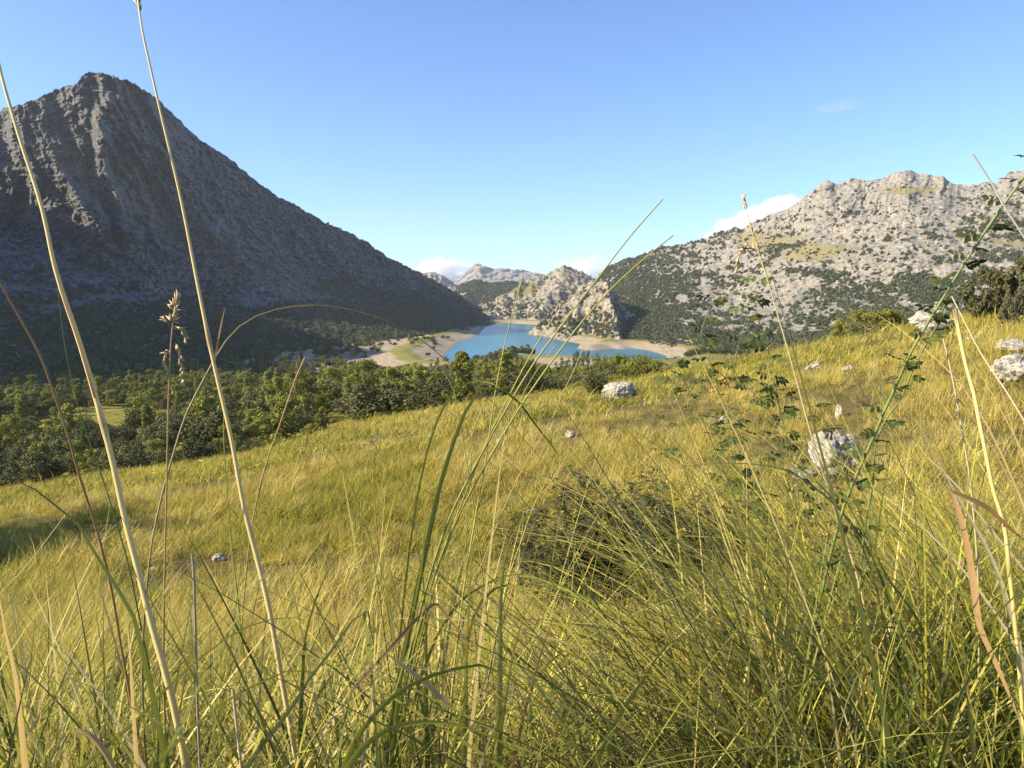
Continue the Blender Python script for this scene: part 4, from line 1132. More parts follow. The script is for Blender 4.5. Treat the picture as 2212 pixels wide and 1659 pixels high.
def ribbon_geo(path, w0, w1, seg, col0, col1, tilt=0.0, fold=0.25, taper=0.12, widths=None, rough=0.0, r=None):
    """a leaf blade: path tip first; w0 foot width, w1 greatest width, in metres"""
    P = catmull(path, seg + 1); T_ = unit(np.gradient(P, axis=0))
    view = unit(P)
    side = unit(np.cross(T_, view)); nb = np.cross(side, T_)
    tw = tilt + 0.5 * np.sin(np.linspace(0, 3.0, seg + 1) + tilt * 5)
    side2 = side * np.cos(tw)[:, None] + nb * np.sin(tw)[:, None]; nb2 = np.cross(side2, T_)
    t = np.linspace(0, 1, seg + 1)
    w = w1 * np.interp(t, [0, 0.08, 0.3, 0.6, 1], [taper * 0.4, 0.3, 0.8, 1.0, w0 / w1]) * 0.5
    L_ = P - side2 * w[:, None]; R_ = P + side2 * w[:, None]; Mi = P + nb2 * (w * fold)[:, None]
    V = np.stack([L_, Mi, R_], 1).reshape(-1, 3)
    i = np.arange(seg)[:, None] * 3 + np.arange(2)[None]
    Fc = np.stack([i, i + 1, i + 4, i + 3], -1).reshape(-1, 4)
    col = np.array(col1)[None] + (np.array(col0) - np.array(col1))[None] * (t ** 0.8)[:, None]
    col = np.repeat(col, 3, 0)
    return V, Fc, col, np.tile([-1, 0, 1], seg + 1).astype(float), np.repeat(t, 3)

def blade(pts, dep, wpx, label, col=OLIVE, tip=STRAW, tilt=0.3, root=True, name='wide_grass', seg=34, fold=0.3, group='single grass blades in front', foot=0.6):
    W = px_path(pts, dep, root); d = float(np.mean(W[:, 1]))
    w = 1.3 * wpx / F * d / max(0.45, math.cos(min(abs(tilt), 1.0)))
    V, Fc, c, ac, al = ribbon_geo(W, w * foot, w, seg, col, tip, tilt, fold)
    o = mesh_np(name, V, Fc, M['blade'], attrs={'tint': c, 'across': ac, 'along': al})
    return tag(o, label, 'grass blade', group, 'thing')

def tube_attr(path, rad, sides, c0, c1, seg=40, nodes=(), bulge=1.35):
    P = catmull(path, seg + 1); t = np.linspace(0, 1, seg + 1)
    R = np.interp(t, np.linspace(0, 1, len(rad)), rad)
    for nd in nodes: R = R * (1 + (bulge - 1) * np.exp(-((t - nd) / 0.006) ** 2))
    V, Fc = tube(P, R, sides)
    col = np.repeat(np.array(c1)[None] + (np.array(c0) - np.array(c1))[None] * t[:, None], sides, 0)
    for nd in nodes: col = col * (1 - 0.45 * np.exp(-((np.repeat(t, sides) - nd) / 0.006) ** 2))[:, None]
    return V, Fc, col, np.tile(np.linspace(-1, 1, sides), seg + 1), np.repeat(t, sides)

def spikelets(r, axis, n, size, c, spread=0.5):
    """dry spikelets along an axis polyline, tip first"""
    P = catmull(axis, 40); Vs, Fs, Cs = [], [], []; o = 0
    for k in range(n):
        u = r.random() ** 0.9; p = P[int(u * 39)]; i = min(38, int(u * 39)); d = unit(P[i] - P[i + 1])
        dr = unit(d + spread * r.normal(size=3)); L_ = size * r.uniform(0.7, 1.3); w = L_ * 0.13
        a = unit(np.cross(dr, r.normal(size=3))); b = np.cross(dr, a)
        s = p + dr * size * 0.1; q = s + dr * L_
        m = s + dr * L_ * 0.35
        Vs += [s, m + a * w, m + b * w, m - a * w, m - b * w, q]
        f = [(0, 1, 2), (0, 2, 3), (0, 3, 4), (0, 4, 1), (5, 2, 1), (5, 3, 2), (5, 4, 3), (5, 1, 4)]
        Fs += [tuple(x + o for x in t_) for t_ in f]; o += 6
        cc = np.array(c) * r.uniform(0.6, 1.25); Cs += [cc] * 6
    Vs = np.array(Vs); n_ = len(Vs)
    return Vs, np.array(Fs), np.array(Cs), np.zeros(n_), np.linspace(0, 1, n_)

def stalk(pts, dep, wpx, label, c0=STRAW, c1=STRAW, nodes=(), root=True, name='dry_stalk', heads=(), sheaths=(), group='tall dry stalks in front'):
    """wpx: (tip, foot) widths in pixels; heads: axes in pixels; sheaths: loose strips"""
    W = px_path(pts, dep, root); d = float(np.mean(W[:, 1])); k = d / F / 2
    V, Fc, c, ac, al = tube_attr(W, [wpx[0] * k, (wpx[0] * 0.3 + wpx[1] * 0.7) * k, wpx[1] * k], 8, c0, c1, 60, nodes)
    root_o = bpy.data.objects.new(name, None); C.objects.link(root_o)
    foot = W[-1]; root_o.location = foot
    o = mesh_np('stem', V - foot, Fc, M['straw'], attrs={'tint': c, 'across': ac, 'along': al}, parent=root_o)
    r = np.random.default_rng(int(pts[0][0] * 7 + pts[0][1]) % 9999)
    for ax, n, size, sp in heads:
        A_ = px_path(ax, dep if not isinstance(dep, (list, tuple)) else dep[0], False)
        v, f, c, ac, al = spikelets(r, A_, n, 0.78 * size / F * d, (0.62, 0.48, 0.24), sp)
        mesh_np('seed_head', v - foot, f, M['straw'], smooth=False, attrs={'tint': c, 'across': ac, 'along': al}, parent=root_o)
        v, f, c, ac, al = tube_attr(A_, [0.4 * k, 1.2 * k], 4, TAN, TAN, 12)
        mesh_np('seed_branch', v - foot, f, M['straw'], attrs={'tint': c, 'across': ac, 'along': al}, parent=root_o)
    for ax, w, cc in sheaths:
        A_ = px_path(ax, dep if not isinstance(dep, (list, tuple)) else sum(dep) / 2 - 0.01, False)
        v, f, c, ac, al = ribbon_geo(A_, w / F * d, w / F * d, 14, cc, cc, 0.2)
        mesh_np('leaf_sheath', v - foot, f, M['blade'], attrs={'tint': c, 'across': ac, 'along': al}, parent=root_o)
    return tag(root_o, label, 'stalk', group, 'thing')

z1 = lambda p: [(0.5 * x, 86 + 0.5 * y) for x, y in p]
z2 = lambda p: [(1106 + 0.5 * x, 259 + 0.5 * y) for x, y in p]
z3 = lambda p: [(778 + 0.375 * x, 484 + 0.375 * y) for x, y in p]
z4 = lambda p: [(0.3125 * x, 605 + 0.3125 * y) for x, y in p]
z5 = lambda p: [(0.375 * x, 1037 + 0.375 * y) for x, y in p]
z6 = lambda p: [(691 + 0.375 * x, 1037 + 0.375 * y) for x, y in p]
z7 = lambda p: [(1383 + 0.375 * x, 1037 + 0.375 * y) for x, y in p]
z8 = lambda p: [(1383 + 0.375 * x, 605 + 0.375 * y) for x, y in p]

stalk([(-12, 90), (0, 150), (40, 290), (92, 455), (118, 575), (178, 760), (240, 985), (272, 1130), (300, 1240), (328, 1350), (362, 1470), (400, 1640)], [1.35, 1.15], (6, 18), 'thickest golden dry stalk rising from the grass past the big mountain', STRAW, (0.80, 0.58, 0.24), (0.33, 0.62),
      sheaths=[([(112, 560), (135, 640), (170, 740), (205, 860)], 5, TAN)])
stalk([(296, -20), (303, 40), (335, 190), (395, 450), (428, 620), (462, 785), (500, 950), (528, 1100), (556, 1210), (580, 1310), (600, 1420), (625, 1560), (640, 1640)], [1.45, 1.25], (4, 14), 'long straight golden stalk crossing the mountain wall up to the sky', (0.74, 0.54, 0.22), (0.80, 0.58, 0.24), (0.30, 0.46, 0.66),
      heads=[([(298, -6), (303, 30)], 22, 22, 0.25)], sheaths=[([(486, 664), (474, 720), (463, 785)], 4, TAN)])
stalk([(382, 640), (376, 680), (370, 730), (366, 800), (363, 900), (360, 1050), (357, 1180), (354, 1330)], 1.3, (2.5, 7), 'pale upright stalk with drooping dry seed tufts before the dark valley', YEL, TAN, (0.45,),
      heads=[([(384, 640), (378, 668), (371, 700)], 40, 22, 0.45), ([(400, 735), (392, 712), (372, 704)], 24, 20, 0.3), ([(395, 825), (391, 790), (387, 760), (379, 740)], 60, 20, 0.28), ([(362, 810), (358, 780), (362, 762), (370, 755)], 36, 17, 0.28), ([(372, 845), (370, 832)], 10, 14, 0.3), ([(354, 690), (366, 700)], 10, 16, 0.4)])
stalk([(-20, 560), (0, 610), (45, 690), (88, 770), (120, 860), (150, 950), (172, 1030), (192, 1090), (216, 1170), (240, 1270), (262, 1400), (290, 1560), (300, 1650)], [1.0, 1.15], (4, 8), 'reddish-brown curving stalk over the valley trees at the frame edge', (0.46, 0.30, 0.12), (0.30, 0.16, 0.07), (0.7,))
stalk([(125, 620), (136, 720), (155, 820), (178, 910), (205, 985), (230, 1060), (252, 1130), (275, 1210), (300, 1330)], 1.5, (1.6, 5), 'slim dark green stem between the two golden stalks', GREEN, GREEN, name='green_stem', group='thin green stems')
stalk([(1185, 1010), (1120, 935), (1080, 885), (1020, 830), (960, 775), (900, 727), (840, 695), (780, 675), (720, 662), (660, 660), (600, 668), (550, 685), (505, 716), (470, 765), (440, 820), (400, 900), (372, 990), (345, 1090), (330, 1160), (318, 1260)], [2.0, 1.4], (1.4, 5), 'long thin stalk arching in a great bow over the forest', OLIVE, (0.40, 0.25, 0.12), name='arching_stalk')
stalk([(659, 772), (640, 815), (620, 872), (600, 930), (580, 985), (560, 1060), (545, 1130), (536, 1200), (530, 1260)], 1.7, (3.2, 3.0), 'short slanting straw with a blunt tip over the dark pines', YEL, TAN, (0.2,))
stalk(z5([(1105, 418), (1112, 480), (1120, 640), (1124, 800), (1130, 1000), (1135, 1200)]), 1.2, (6, 8), 'grey-brown broken stub standing upright in the grass', GREY, (0.40, 0.33, 0.24), name='broken_stalk')
blade(z5([(905, 735), (950, 640), (1030, 510), (1105, 416)]), 1.2, 6, 'dry tan leaf folded down from the broken stub', TAN, TAN, 0.3, root=False, seg=16)
stalk(z8([(604, 4), (680, 4)]) and [(1608, 430), (1614, 462), (1630, 520), (1652, 585), (1680, 680), (1712, 790), (1750, 930), (1784, 1040), (1812, 1130), (1830, 1175), (1850, 1240)], [1.7, 1.55], (2.0, 7), 'tall yellow stalk with drooping seed plume before the pale mountain', (0.58, 0.47, 0.20), (0.52, 0.42, 0.22), (0.35, 0.63),
      heads=[([(1607, 430), (1612, 455)], 22, 20, 0.2), ([(1592, 582), (1596, 556), (1604, 540), (1622, 536), (1636, 548)], 46, 20, 0.25), ([(1652, 588), (1645, 566), (1638, 552)], 24, 18, 0.25), ([(1640, 540), (1626, 500), (1616, 470)], 18, 16, 0.15)])
stalk([(2062, 668), (2072, 720), (2088, 795), (2104, 850), (2114, 905), (2128, 970), (2146, 1060), (2168, 1130), (2180, 1230), (2196, 1380), (2210, 1560)], [1.25, 1.1], (8, 9), 'broken-topped yellow stalk standing in the tall grass by the frame edge', YEL, STRAW, (0.3, 0.55), name='broken_stalk',
      sheaths=[([(2058, 655), (2066, 690)], 5, PALE), ([(2070, 660), (2066, 700)], 4, PALE)])
stalk([(2056, 640), (2086, 700), (2120, 765), (2150, 810), (2180, 855), (2216, 915), (2260, 990)], [1.2, 1.1], (3, 6), 'pale slanting straw crossing below the crest bushes', PALE, PALE, root=True)
stalk([(2101, 333), (2120, 362), (2140, 392), (2160, 430), (2185, 470), (2230, 540)], 1.15, (4, 2.5), 'white thin straw against the sky beside the thorny cane', PALE, (0.62, 0.58, 0.50), root=True)
stalk([(2038, 732), (2052, 790), (2064, 850), (2080, 940), (2096, 1040), (2104, 1120)], 1.4, (4, 4), 'slim yellow straw behind the broken-topped stalk', YEL, PALE)
blade([(2215, 1590), (2180, 1500), (2150, 1430), (2120, 1362), (2100, 1240), (2078, 1130), (2058, 1066)], [1.05, 1.15], 12, 'folded orange-tan leaf leaning at the frame edge', TAN, TAN, 0.2, root=False, name='dry_grass', group='dry leaves in front')
blade([(2225, 1178), (2180, 1140), (2130, 1095), (2090, 1075), (2058, 1062)], 1.12, 9, 'orange-tan leaf strip running to the frame edge from the folded leaf', TAN, RUST, 0.2, root=False, name='dry_grass', group='dry leaves in front')
blade([(1928, 855), (1975, 905), (2020, 985), (2052, 1045), (2090, 1110), (2130, 1180), (2160, 1250), (2185, 1330)], [1.35, 1.15], 10, 'long bleached white leaf slanting down behind the thorny cane', PALE, PALE, 0.3, name='dry_grass', group='dry leaves in front')
blade([(1860, 790), (1930, 880), (2000, 985), (2060, 1040), (2120, 1120), (2215, 1235)], [1.5, 1.2], 5, 'thin bleached leaf beside the long white one', PALE, PALE, 0.2, name='dry_grass', group='dry leaves in front')
blade([(1800, 985), (1870, 1040), (1945, 1100), (2020, 1165), (2095, 1250), (2160, 1340)], [1.5, 1.2], 6, 'white leaf slanting from the pitted boulder down to the tall grass', PALE, PALE, 0.2, name='dry_grass', group='dry leaves in front')
blade([(1805, 672), (1860, 700), (1930, 748), (2000, 800), (2060, 850), (2120, 930), (2180, 1040), (2225, 1150)], [1.7, 1.2], 4, 'thin arching golden leaf over the grassy crest', YEL, TAN, 0.2, name='dry_grass', group='dry leaves in front')
blade([(1880, 672), (1935, 705), (2010, 765), (2070, 825), (2135, 925), (2212, 1100)], [1.7, 1.2], 4, 'second thin golden leaf arching just above its twin at the crest', TAN, STRAW, 0.2, name='dry_grass', group='dry leaves in front')

# broad living blades
B = [
 (z3([(1010, 1160)]) + [(1120, 868), (1100, 850), (1075, 834), (1050, 832), (1025, 850), (1005, 890), (985, 940), (962, 1010), (945, 1070), (928, 1150), (912, 1225), (890, 1330), (872, 1420)], [1.5, 1.3], 10, GREEN, OLIVE, 'broad dark green blade bending over the near end of the forest'),
 ([(1600, 1500), (1540, 1440), (1480, 1372), (1420, 1300), (1385, 1255), (1329, 1176), (1290, 1110), (1243, 1037), (1210, 985), (1175, 930), (1140, 885), (1110, 858)], [1.2, 1.5], 4.5, YEL, OLIVE, 'straight thin green strand slanting across the rose bush'),
 (z5([(2060, 380), (1990, 400), (1880, 540), (1830, 660), (1795, 760), (1760, 900), (1750, 1010), (1740, 1200)]), 1.3, 9, (0.05, 0.075, 0.02), OLIVE, 'dark blade hooked over the meadow'),
 (z5([(2150, 960), (2130, 830), (2105, 742), (2040, 800), (1960, 910), (1880, 1020), (1800, 1120), (1700, 1280), (1580, 1440), (1470, 1580), (1420, 1659)]), [1.15, 1.0], 14, BLUEG, BLUEG, 'broad grey-green blade snapped at its top in front of the meadow'),
 (z5([(1790, 820), (1680, 790), (1550, 805), (1350, 880), (1220, 975), (1100, 1070), (950, 1210), (800, 1370), (640, 1510), (480, 1650)]), [1.2, 0.95], 10, YEL, OLIVE, 'long yellow-green blade rising diagonally from the lower corner'),
 (z5([(1880, 1150), (1700, 1090), (1560, 1140), (1400, 1215), (1300, 1275), (1200, 1350), (1080, 1450), (980, 1550), (880, 1659)]), [1.15, 0.95], 12, YEL, OLIVE, 'broad yellow-green blade under the long diagonal one'),
 ([(-30, 1000), (20, 1030), (72, 1055), (125, 1096), (162, 1124), (190, 1170), (215, 1210), (240, 1250), (268, 1295), (292, 1340), (305, 1400), (325, 1480), (350, 1600)], [1.1, 1.1], 13, OLIVE, OLIVE, 'wide arching green blade coming in at the frame edge below the valley'),
 (z5([(540, 0), (430, 130), (330, 260), (210, 420), (120, 530), (30, 620), (-40, 700)]), 1.15, 5, YEL, PALE, 'straight pale straw blade leaning across the gully'),
 (z6([(2000, 1640), (1900, 1500), (1800, 1370), (1700, 1240), (1600, 1100), (1520, 980), (1450, 880), (1340, 760), (1230, 660), (1150, 615), (1070, 600), (1000, 630), (930, 700), (880, 800), (850, 950), (845, 1150)]), [0.95, 1.3], 8, OLIVE, YEL, 'long green blade looping over below the rose bush'),
 (z6([(2212, 1400), (2050, 1190), (1900, 1030), (1740, 890), (1600, 760), (1440, 640), (1330, 590), (1180, 548), (1060, 555), (960, 600), (830, 680), (760, 760)]), [1.0, 1.5], 6, OLIVE, YEL, 'second thin looping blade just above the first below the rose bush'),
 (z6([(1560, 1659), (1480, 1520), (1400, 1410), (1300, 1310), (1200, 1225), (1100, 1140), (1000, 1085), (930, 1065), (870, 1072)]), 0.95, 12, YEL, OLIVE, 'pale green blade curving down in the lower middle of the grass'),
 (z6([(1310, 1665), (1200, 1590), (1100, 1535), (1000, 1490), (900, 1435), (800, 1412)]), 0.9, 16, OLIVE, YEL, 'wide blade lying low at the bottom of the grass'),
 (z6([(845, 1060), (850, 1180), (835, 1300), (800, 1430), (765, 1550), (735, 1670)]), 0.95, 17, YEL, OLIVE, 'wide upright blade with a cut tip in the lower grass'),
 (z6([(2230, 868), (2130, 880), (2060, 910), (1980, 970), (1930, 1040), (1880, 1120), (1800, 1240), (1720, 1370), (1640, 1520), (1590, 1659)]), [1.0, 1.05], 16, YEL, YEL, 'wide lime-yellow blade arching in the sunlit lower grass'),
 (z6([(930, 195), (905, 270), (890, 340), (875, 460), (862, 600), (858, 760), (850, 900)]), 1.25, 10, YEL, YEL, 'upright lime blade beside the rose bush edge'),
 (z6([(1400, 100), (1300, 140), (1220, 190), (1150, 250), (1100, 330), (1070, 430), (1052, 560), (1042, 700), (1040, 860)]), [1.5, 1.25], 11, YEL, YEL, 'bright lime blade bending over at the rose bush'),
 (z6([(660, -10), (640, 100), (612, 230), (600, 330), (592, 450), (560, 640), (520, 830), (490, 960), (470, 1100)]), 1.25, 9, GREEN, YEL, 'deep green blade standing in the fan of the middle tussock'),
 (z6([(575, 258), (565, 330), (572, 430), (590, 520), (600, 660), (612, 820), (612, 980)]), 1.3, 7, GREEN, OLIVE, 'short green blade with folded tip in the middle tussock'),
 (z6([(1310, 560), (1260, 620), (1210, 700), (1170, 800), (1140, 900), (1110, 1020), (1080, 1200), (1050, 1400)]), 1.15, 9, GREEN, YEL, 'green blade leaning beside the lopped tan straw'),
 (z7([(2212, 905), (2120, 915), (2040, 965), (1950, 1060), (1880, 1170), (1820, 1300), (1780, 1440), (1740, 1600), (1720, 1670)]), 0.95, 16, OLIVE, OLIVE, 'heavy green blade curving in the shaded corner of the grass'),
 (z7([(2230, 1340), (2130, 1390), (2060, 1440), (2010, 1500), (1980, 1570), (1960, 1665)]), 0.9, 13, YEL, OLIVE, 'yellowish blade curling down in the shaded corner'),
 (z7([(2230, 1070), (2180, 1150), (2150, 1260), (2120, 1380), (2100, 1500), (2080, 1665)]), 0.92, 13, YEL, YEL, 'sunlit blade hanging beside the curled corner blade'),
 (z7([(860, 565), (900, 510), (980, 460), (1060, 430), (1150, 412), (1240, 420), (1360, 500), (1450, 600)]), 1.3, 6, (0.06, 0.08, 0.03), OLIVE, 'dark arched blade in the combed grass below the boulder'),
 (z7([(1740, 690), (1640, 700), (1540, 745), (1430, 810), (1290, 915)]), 1.2, 7, YEL, YEL, 'short yellow-green blade pointing into the combed grass'),
 (z7([(1860, 840), (1720, 830), (1560, 815), (1420, 815), (1300, 850), (1180, 940)]), 1.15, 8, OLIVE, YEL, 'flat arched blade in the combed grass'),
 (z7([(1800, 960), (1740, 1000), (1680, 1060), (1620, 1130)]), 1.1, 14, OLIVE, OLIVE, 'short wide blade pointing up in the corner grass'),
 (z8([(-40, 985), (80, 890), (160, 835), (240, 815), (340, 820), (450, 840), (560, 870), (700, 930), (800, 990)]), [1.6, 1.5], 3.5, OLIVE, (0.14, 0.15, 0.06), 'thin dark strand bowing over the meadow behind the rose stems'),
 (z8([(-20, 1170), (100, 1110), (200, 1085), (380, 1060), (560, 1055), (700, 1065), (800, 1080), (900, 1120), (1000, 1190)]), [1.5, 1.5], 4.5, GREEN, OLIVE, 'dark green strand bowing in front of the pitted boulder foot'),
 (z6([(140, -20), (170, 60), (230, 170), (280, 290), (330, 440), (370, 570), (395, 700), (420, 860), (440, 1000)]), 1.3, 6, YEL, YEL, 'yellow stem-like blade leaning by the hooked dark blade'),
 (z6([(300, 400), (400, 450), (560, 535), (720, 650), (880, 790), (1000, 900), (1100, 1010), (1220, 1150)]), [1.2, 1.1], 5, YEL, YEL, 'straight lime strand crossing the middle tussock'),
]
for pts, dep, w, c0, c1, lb in B:
    if lb.startswith('broad dark green blade bending'): pts = [(1290, 1085), (1240, 1025), (1190, 960), (1153, 912)] + pts[1:]
    blade(pts, dep, w, lb, c0, c1, 0.25 + 0.3 * random.random())
# the fan of slim stems in the middle
for k, (pts, w, c) in enumerate([([(1194, 688), (1150, 760), (1105, 845), (1060, 935), (1020, 1030), (985, 1120), (950, 1230), (915, 1350)], 4, YEL), ([(1432, 430), (1370, 500), (1300, 590), (1215, 700), (1150, 790), (1090, 890), (1030, 1000), (975, 1110), (930, 1240), (900, 1350)], 4.5, OLIVE),
                                 ([(1455, 508), (1400, 552), (1340, 605), (1270, 680), (1200, 770), (1130, 870), (1060, 985), (1000, 1095), (950, 1210), (905, 1360)], 4.5, OLIVE), ([(1130, 595), (1112, 660), (1090, 745), (1073, 830), (1062, 900), (1050, 990), (1030, 1100), (1010, 1220)], 3.4, STRAW),
                                 ([(1262, 745), (1240, 800), (1215, 850), (1195, 900), (1160, 960), (1120, 1030), (1080, 1120)], 2.6, TAN), ([(1200, 745), (1160, 800), (1125, 860), (1095, 930)], 2.4, YEL), ([(1280, 870), (1252, 925), (1225, 985), (1180, 1060), (1150, 1140)], 2.6, TAN),
                                 ([(1300, 600), (1296, 640), (1270, 700)], 1.2, TAN), ([(805, 985), (806, 1040), (812, 1120), (822, 1230), (840, 1340)], 3.0, OLIVE), ([(484, 890), (484, 960), (490, 1050), (498, 1150), (512, 1280)], 3.4, YEL),
                                 ([(690, 952), (720, 985), (745, 1025), (770, 1080), (795, 1150), (812, 1240), (826, 1340)], 3.6, OLIVE), ([(955, 800), (975, 830), (988, 880), (1000, 950), (1010, 1010)], 3.0, YEL), ([(850, 920), (840, 950), (836, 1000)], 1.8, TAN),
                                 ([(1175, 1050), (1150, 1100), (1128, 1165), (1105, 1230), (1090, 1290)], 5.0, GREY)]):
    LB = ['slim green stem of the middle fan reaching the near peninsula', 'longest green stem of the middle fan ending in the sky', 'green stem of the fan ending at the pale mountain ridge', 'straw-coloured upright stem over the lake', 'thin tan stem over the small round oak', 'short thin stem over the forest beside the fan', 'tan hair-thin stem in front of the crest meadow',
          'hair-thin strand above the karst hill', 'straight thin stem in the mid meadow', 'thin yellow upright stem beside the long golden stalk', 'green stem arching over the mid meadow below the pines', 'small hooked yellow stem before the pale clearing', 'tiny tan stem by the crest', 'silvery dead stem crossing the rose bush'][k]
    if k in (7, 12): continue
    stalk(pts, 1.45 if k < 7 else 1.6, (w * 0.6, w * 1.6), LB, c, YEL if c != TAN else TAN, (), name='grass_stem', group='slim grass stems')
# dead leaves and sticks low in the grass
blade(z6([(940, 1030), (860, 950), (760, 820), (665, 715), (580, 780), (470, 900), (380, 1000), (280, 1110), (170, 1235)]), 1.1, 7, 'brown leaf folded into a roof shape in the middle tussock', BROWN, TAN, 0.3, root=False, name='dry_grass', group='dry leaves in front')
blade(z6([(370, 985), (430, 1035), (520, 1100), (600, 1160), (700, 1255), (760, 1300)]), 1.0, 10, 'wide tan dead leaf lying slanted in the middle tussock', TAN, STRAW, 0.2, root=False, name='dry_grass', group='dry leaves in front')
blade(z6([(1362, 725), (1340, 800), (1310, 880), (1280, 980), (1250, 1080)]), 1.15, 12, 'orange-tan lopped leaf standing in the lit grass', TAN, RUST, 0.2, name='dry_grass', group='dry leaves in front')
blade(z6([(1010, 1290), (1020, 1380), (980, 1490), (940, 1600), (920, 1670)]), 0.95, 17, 'blunt buff dead stub low in the middle tussock', TAN, PALE, 0.2, name='dry_grass', group='dry leaves in front')
blade(z6([(330, 970), (315, 1100), (300, 1250), (270, 1450), (240, 1665)]), 0.98, 15, 'greyish buff dead sheath beside the wide upright blade', (0.36, 0.30, 0.17), PALE, 0.2, name='dry_grass', group='dry leaves in front')
blade(z6([(262, 1130), (255, 1260), (250, 1400), (240, 1560)]), 0.98, 9, 'dark rust-red dead leaf standing in the middle tussock', RUST, BROWN, 0.2, name='dry_grass', group='dry leaves in front')
blade(z5([(240, 785), (290, 840), (350, 930), (410, 1020), (480, 1110)]), 1.05, 11, 'short bleached white leaf in the tangle under the thickest stalk', PALE, PALE, 0.3, name='dry_grass', group='dry leaves in front')
blade(z5([(-20, 600), (10, 760), (40, 920), (80, 1080), (110, 1300), (130, 1500)]), 0.95, 20, 'ragged wide tan sheath at the very frame edge', TAN, STRAW, 0.2, name='dry_grass', group='dry leaves in front')
blade(z5([(720, 760), (740, 900), (755, 1100), (765, 1300), (780, 1500), (790, 1670)]), 0.95, 17, 'bundle-like tan dead sheath in the lower tangle', TAN, STRAW, 0.2, name='dry_grass', group='dry leaves in front')
stalk(z5([(440, 1440), (520, 1470), (600, 1560), (660, 1665)]), 0.95, (11, 12), 'thick cut buff reed end at the bottom of the tangle', (0.34, 0.25, 0.13), TAN, name='reed_stub')
stalk(z5([(1340, 1200), (1350, 1290), (1362, 1400)]), 1.1, (7, 8), 'short pale cut stub in the lower grass', STRAW, PALE, name='reed_stub')
M['deadwood'] = mat_bark('dead_wood', (0.26, 0.22, 0.18))
def branch(paths, label):
    parts = []
    for p, w, w2 in paths:
        P = np.array([ray_hit(q[0], q[1]) for q in p]); P[:, 2] += 0.10 + 0.06 * np.sin(np.arange(len(P)) * 2.1); d = P[:, 1].mean()
        parts.append(tube(catmull(P, 30) + 0.004 * np.random.default_rng(3).normal(size=(30, 3)), np.linspace(w * d / F / 2, w2 * d / F / 2, 30), 7))
    v, f = join(parts)
    return tag(mesh_np('dead_branch', v, f, M['deadwood']), label, 'branch')
branch([(z7([(-330, 620), (-200, 640), (0, 655), (120, 665), (220, 685), (330, 735), (450, 780), (560, 850), (640, 880)]), 10, 7), (z7([(20, 770), (150, 750), (280, 745), (420, 770), (500, 810)]), 11, 6), (z7([(60, 665), (140, 730), (240, 760)]), 5, 4)], 'weathered grey dead branch lying in the grass under the rose bush')
branch([(z7([(930, 1210), (1060, 1130), (1190, 1065), (1330, 1000), (1460, 945)]), 10, 6)], 'pale dead stick lying in the shaded combed grass')

# ------------------------------------------------------------------ dense tangle of the near tussocks
rb = np.random.default_rng(4242)
def mat_tangle():
    return mat_leaf('tussock_blade', None, None, 0.27, 0.45, attr=True, var=0.0)
M['tangle'] = mat_tangle()
NC = [((0.17, 0.19, 0.025), 3), ((0.27, 0.27, 0.035), 4), ((0.48, 0.44, 0.055), 5), ((0.62, 0.50, 0.18), 2.6), ((0.08, 0.11, 0.02), 2), ((0.42, 0.26, 0.11), 0.8)]
Vt, Ft, Ct = [], [], []; off = 0
def tussock(px, d, n, L0, L1, w0, w1, bias=(0, 0), spread=1.0, r0=0.10, cols=NC, curl=(0.2, 1.7), lean=0.35):
    global off
    x = apx(px) * d; z = gz(x, d)
    root = np.stack([x + rb.normal(0, r0, n), d + rb.normal(0, r0, n), np.full(n, z)], 1); root[:, 2] = ground_z(root[:, 0], root[:, 1]) - 0.02
    dirx = rb.normal(size=n) * spread + bias[0]; diry = rb.normal(size=n) * spread * 0.8 + bias[1]
    V, Fc, col = blades_geo(rb, root, np.arctan2(diry, dirx), 1.15 * rb.uniform(L0, L1, n), np.abs(rb.normal(0, lean, n)) * spread + 0.25 * math.hypot(*bias), rb.uniform(curl[0], curl[1], n), rb.uniform(w0, w1, n), 12, cols, tipw=0.05, twist=0.6)
    Vt.append(V); Ft.append(Fc + off); Ct.append(col); off += len(V)
rc = np.random.default_rng(31)
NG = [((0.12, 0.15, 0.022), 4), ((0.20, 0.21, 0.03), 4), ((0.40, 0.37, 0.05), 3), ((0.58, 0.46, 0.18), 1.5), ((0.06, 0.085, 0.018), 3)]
for d0, d1, step, n, L0, L1, w0, w1 in [(0.78, 0.95, 95, 13, .45, .80, .007, .014), (0.95, 1.3, 120, 70, .55, 1.1, .005, .017), (1.35, 1.8, 100, 85, .6, 1.15, .004, .014), (1.9, 2.5, 95, 110, .5, 1.0, .003, .009), (2.6, 3.4, 100, 95, .3, .75, .002, .005)]:
    for px in np.arange(-260, 2560, step):
        px = px + rc.uniform(-40, 40); d = rc.uniform(d0, d1)
        right = sstep(1450, 2000, px)
        mid = 0.40 * math.exp(-((px - 1330) / 230) ** 2)
        lowL = 1.0 - mid - 0.30 * sstep(420, 620, px) * (1 - sstep(640, 820, px))
        sc = (0.98 + 0.28 * right + 0.12 * math.exp(-((px - 900) / 90) ** 2)) * lowL
        if d > 1.85 and 1060 < px < 1590 and rc.random() < 0.72: continue
        tussock(px, d, int(n * (1 + 0.35 * right)), L0 * sc, L1 * sc, w0, w1 * (1 - 0.25 * right), (0.15 - 1.05 * right, 0.08), 1.0, 0.11, NG if d < 1.3 else NC, (0.15, 1.6), 0.30)
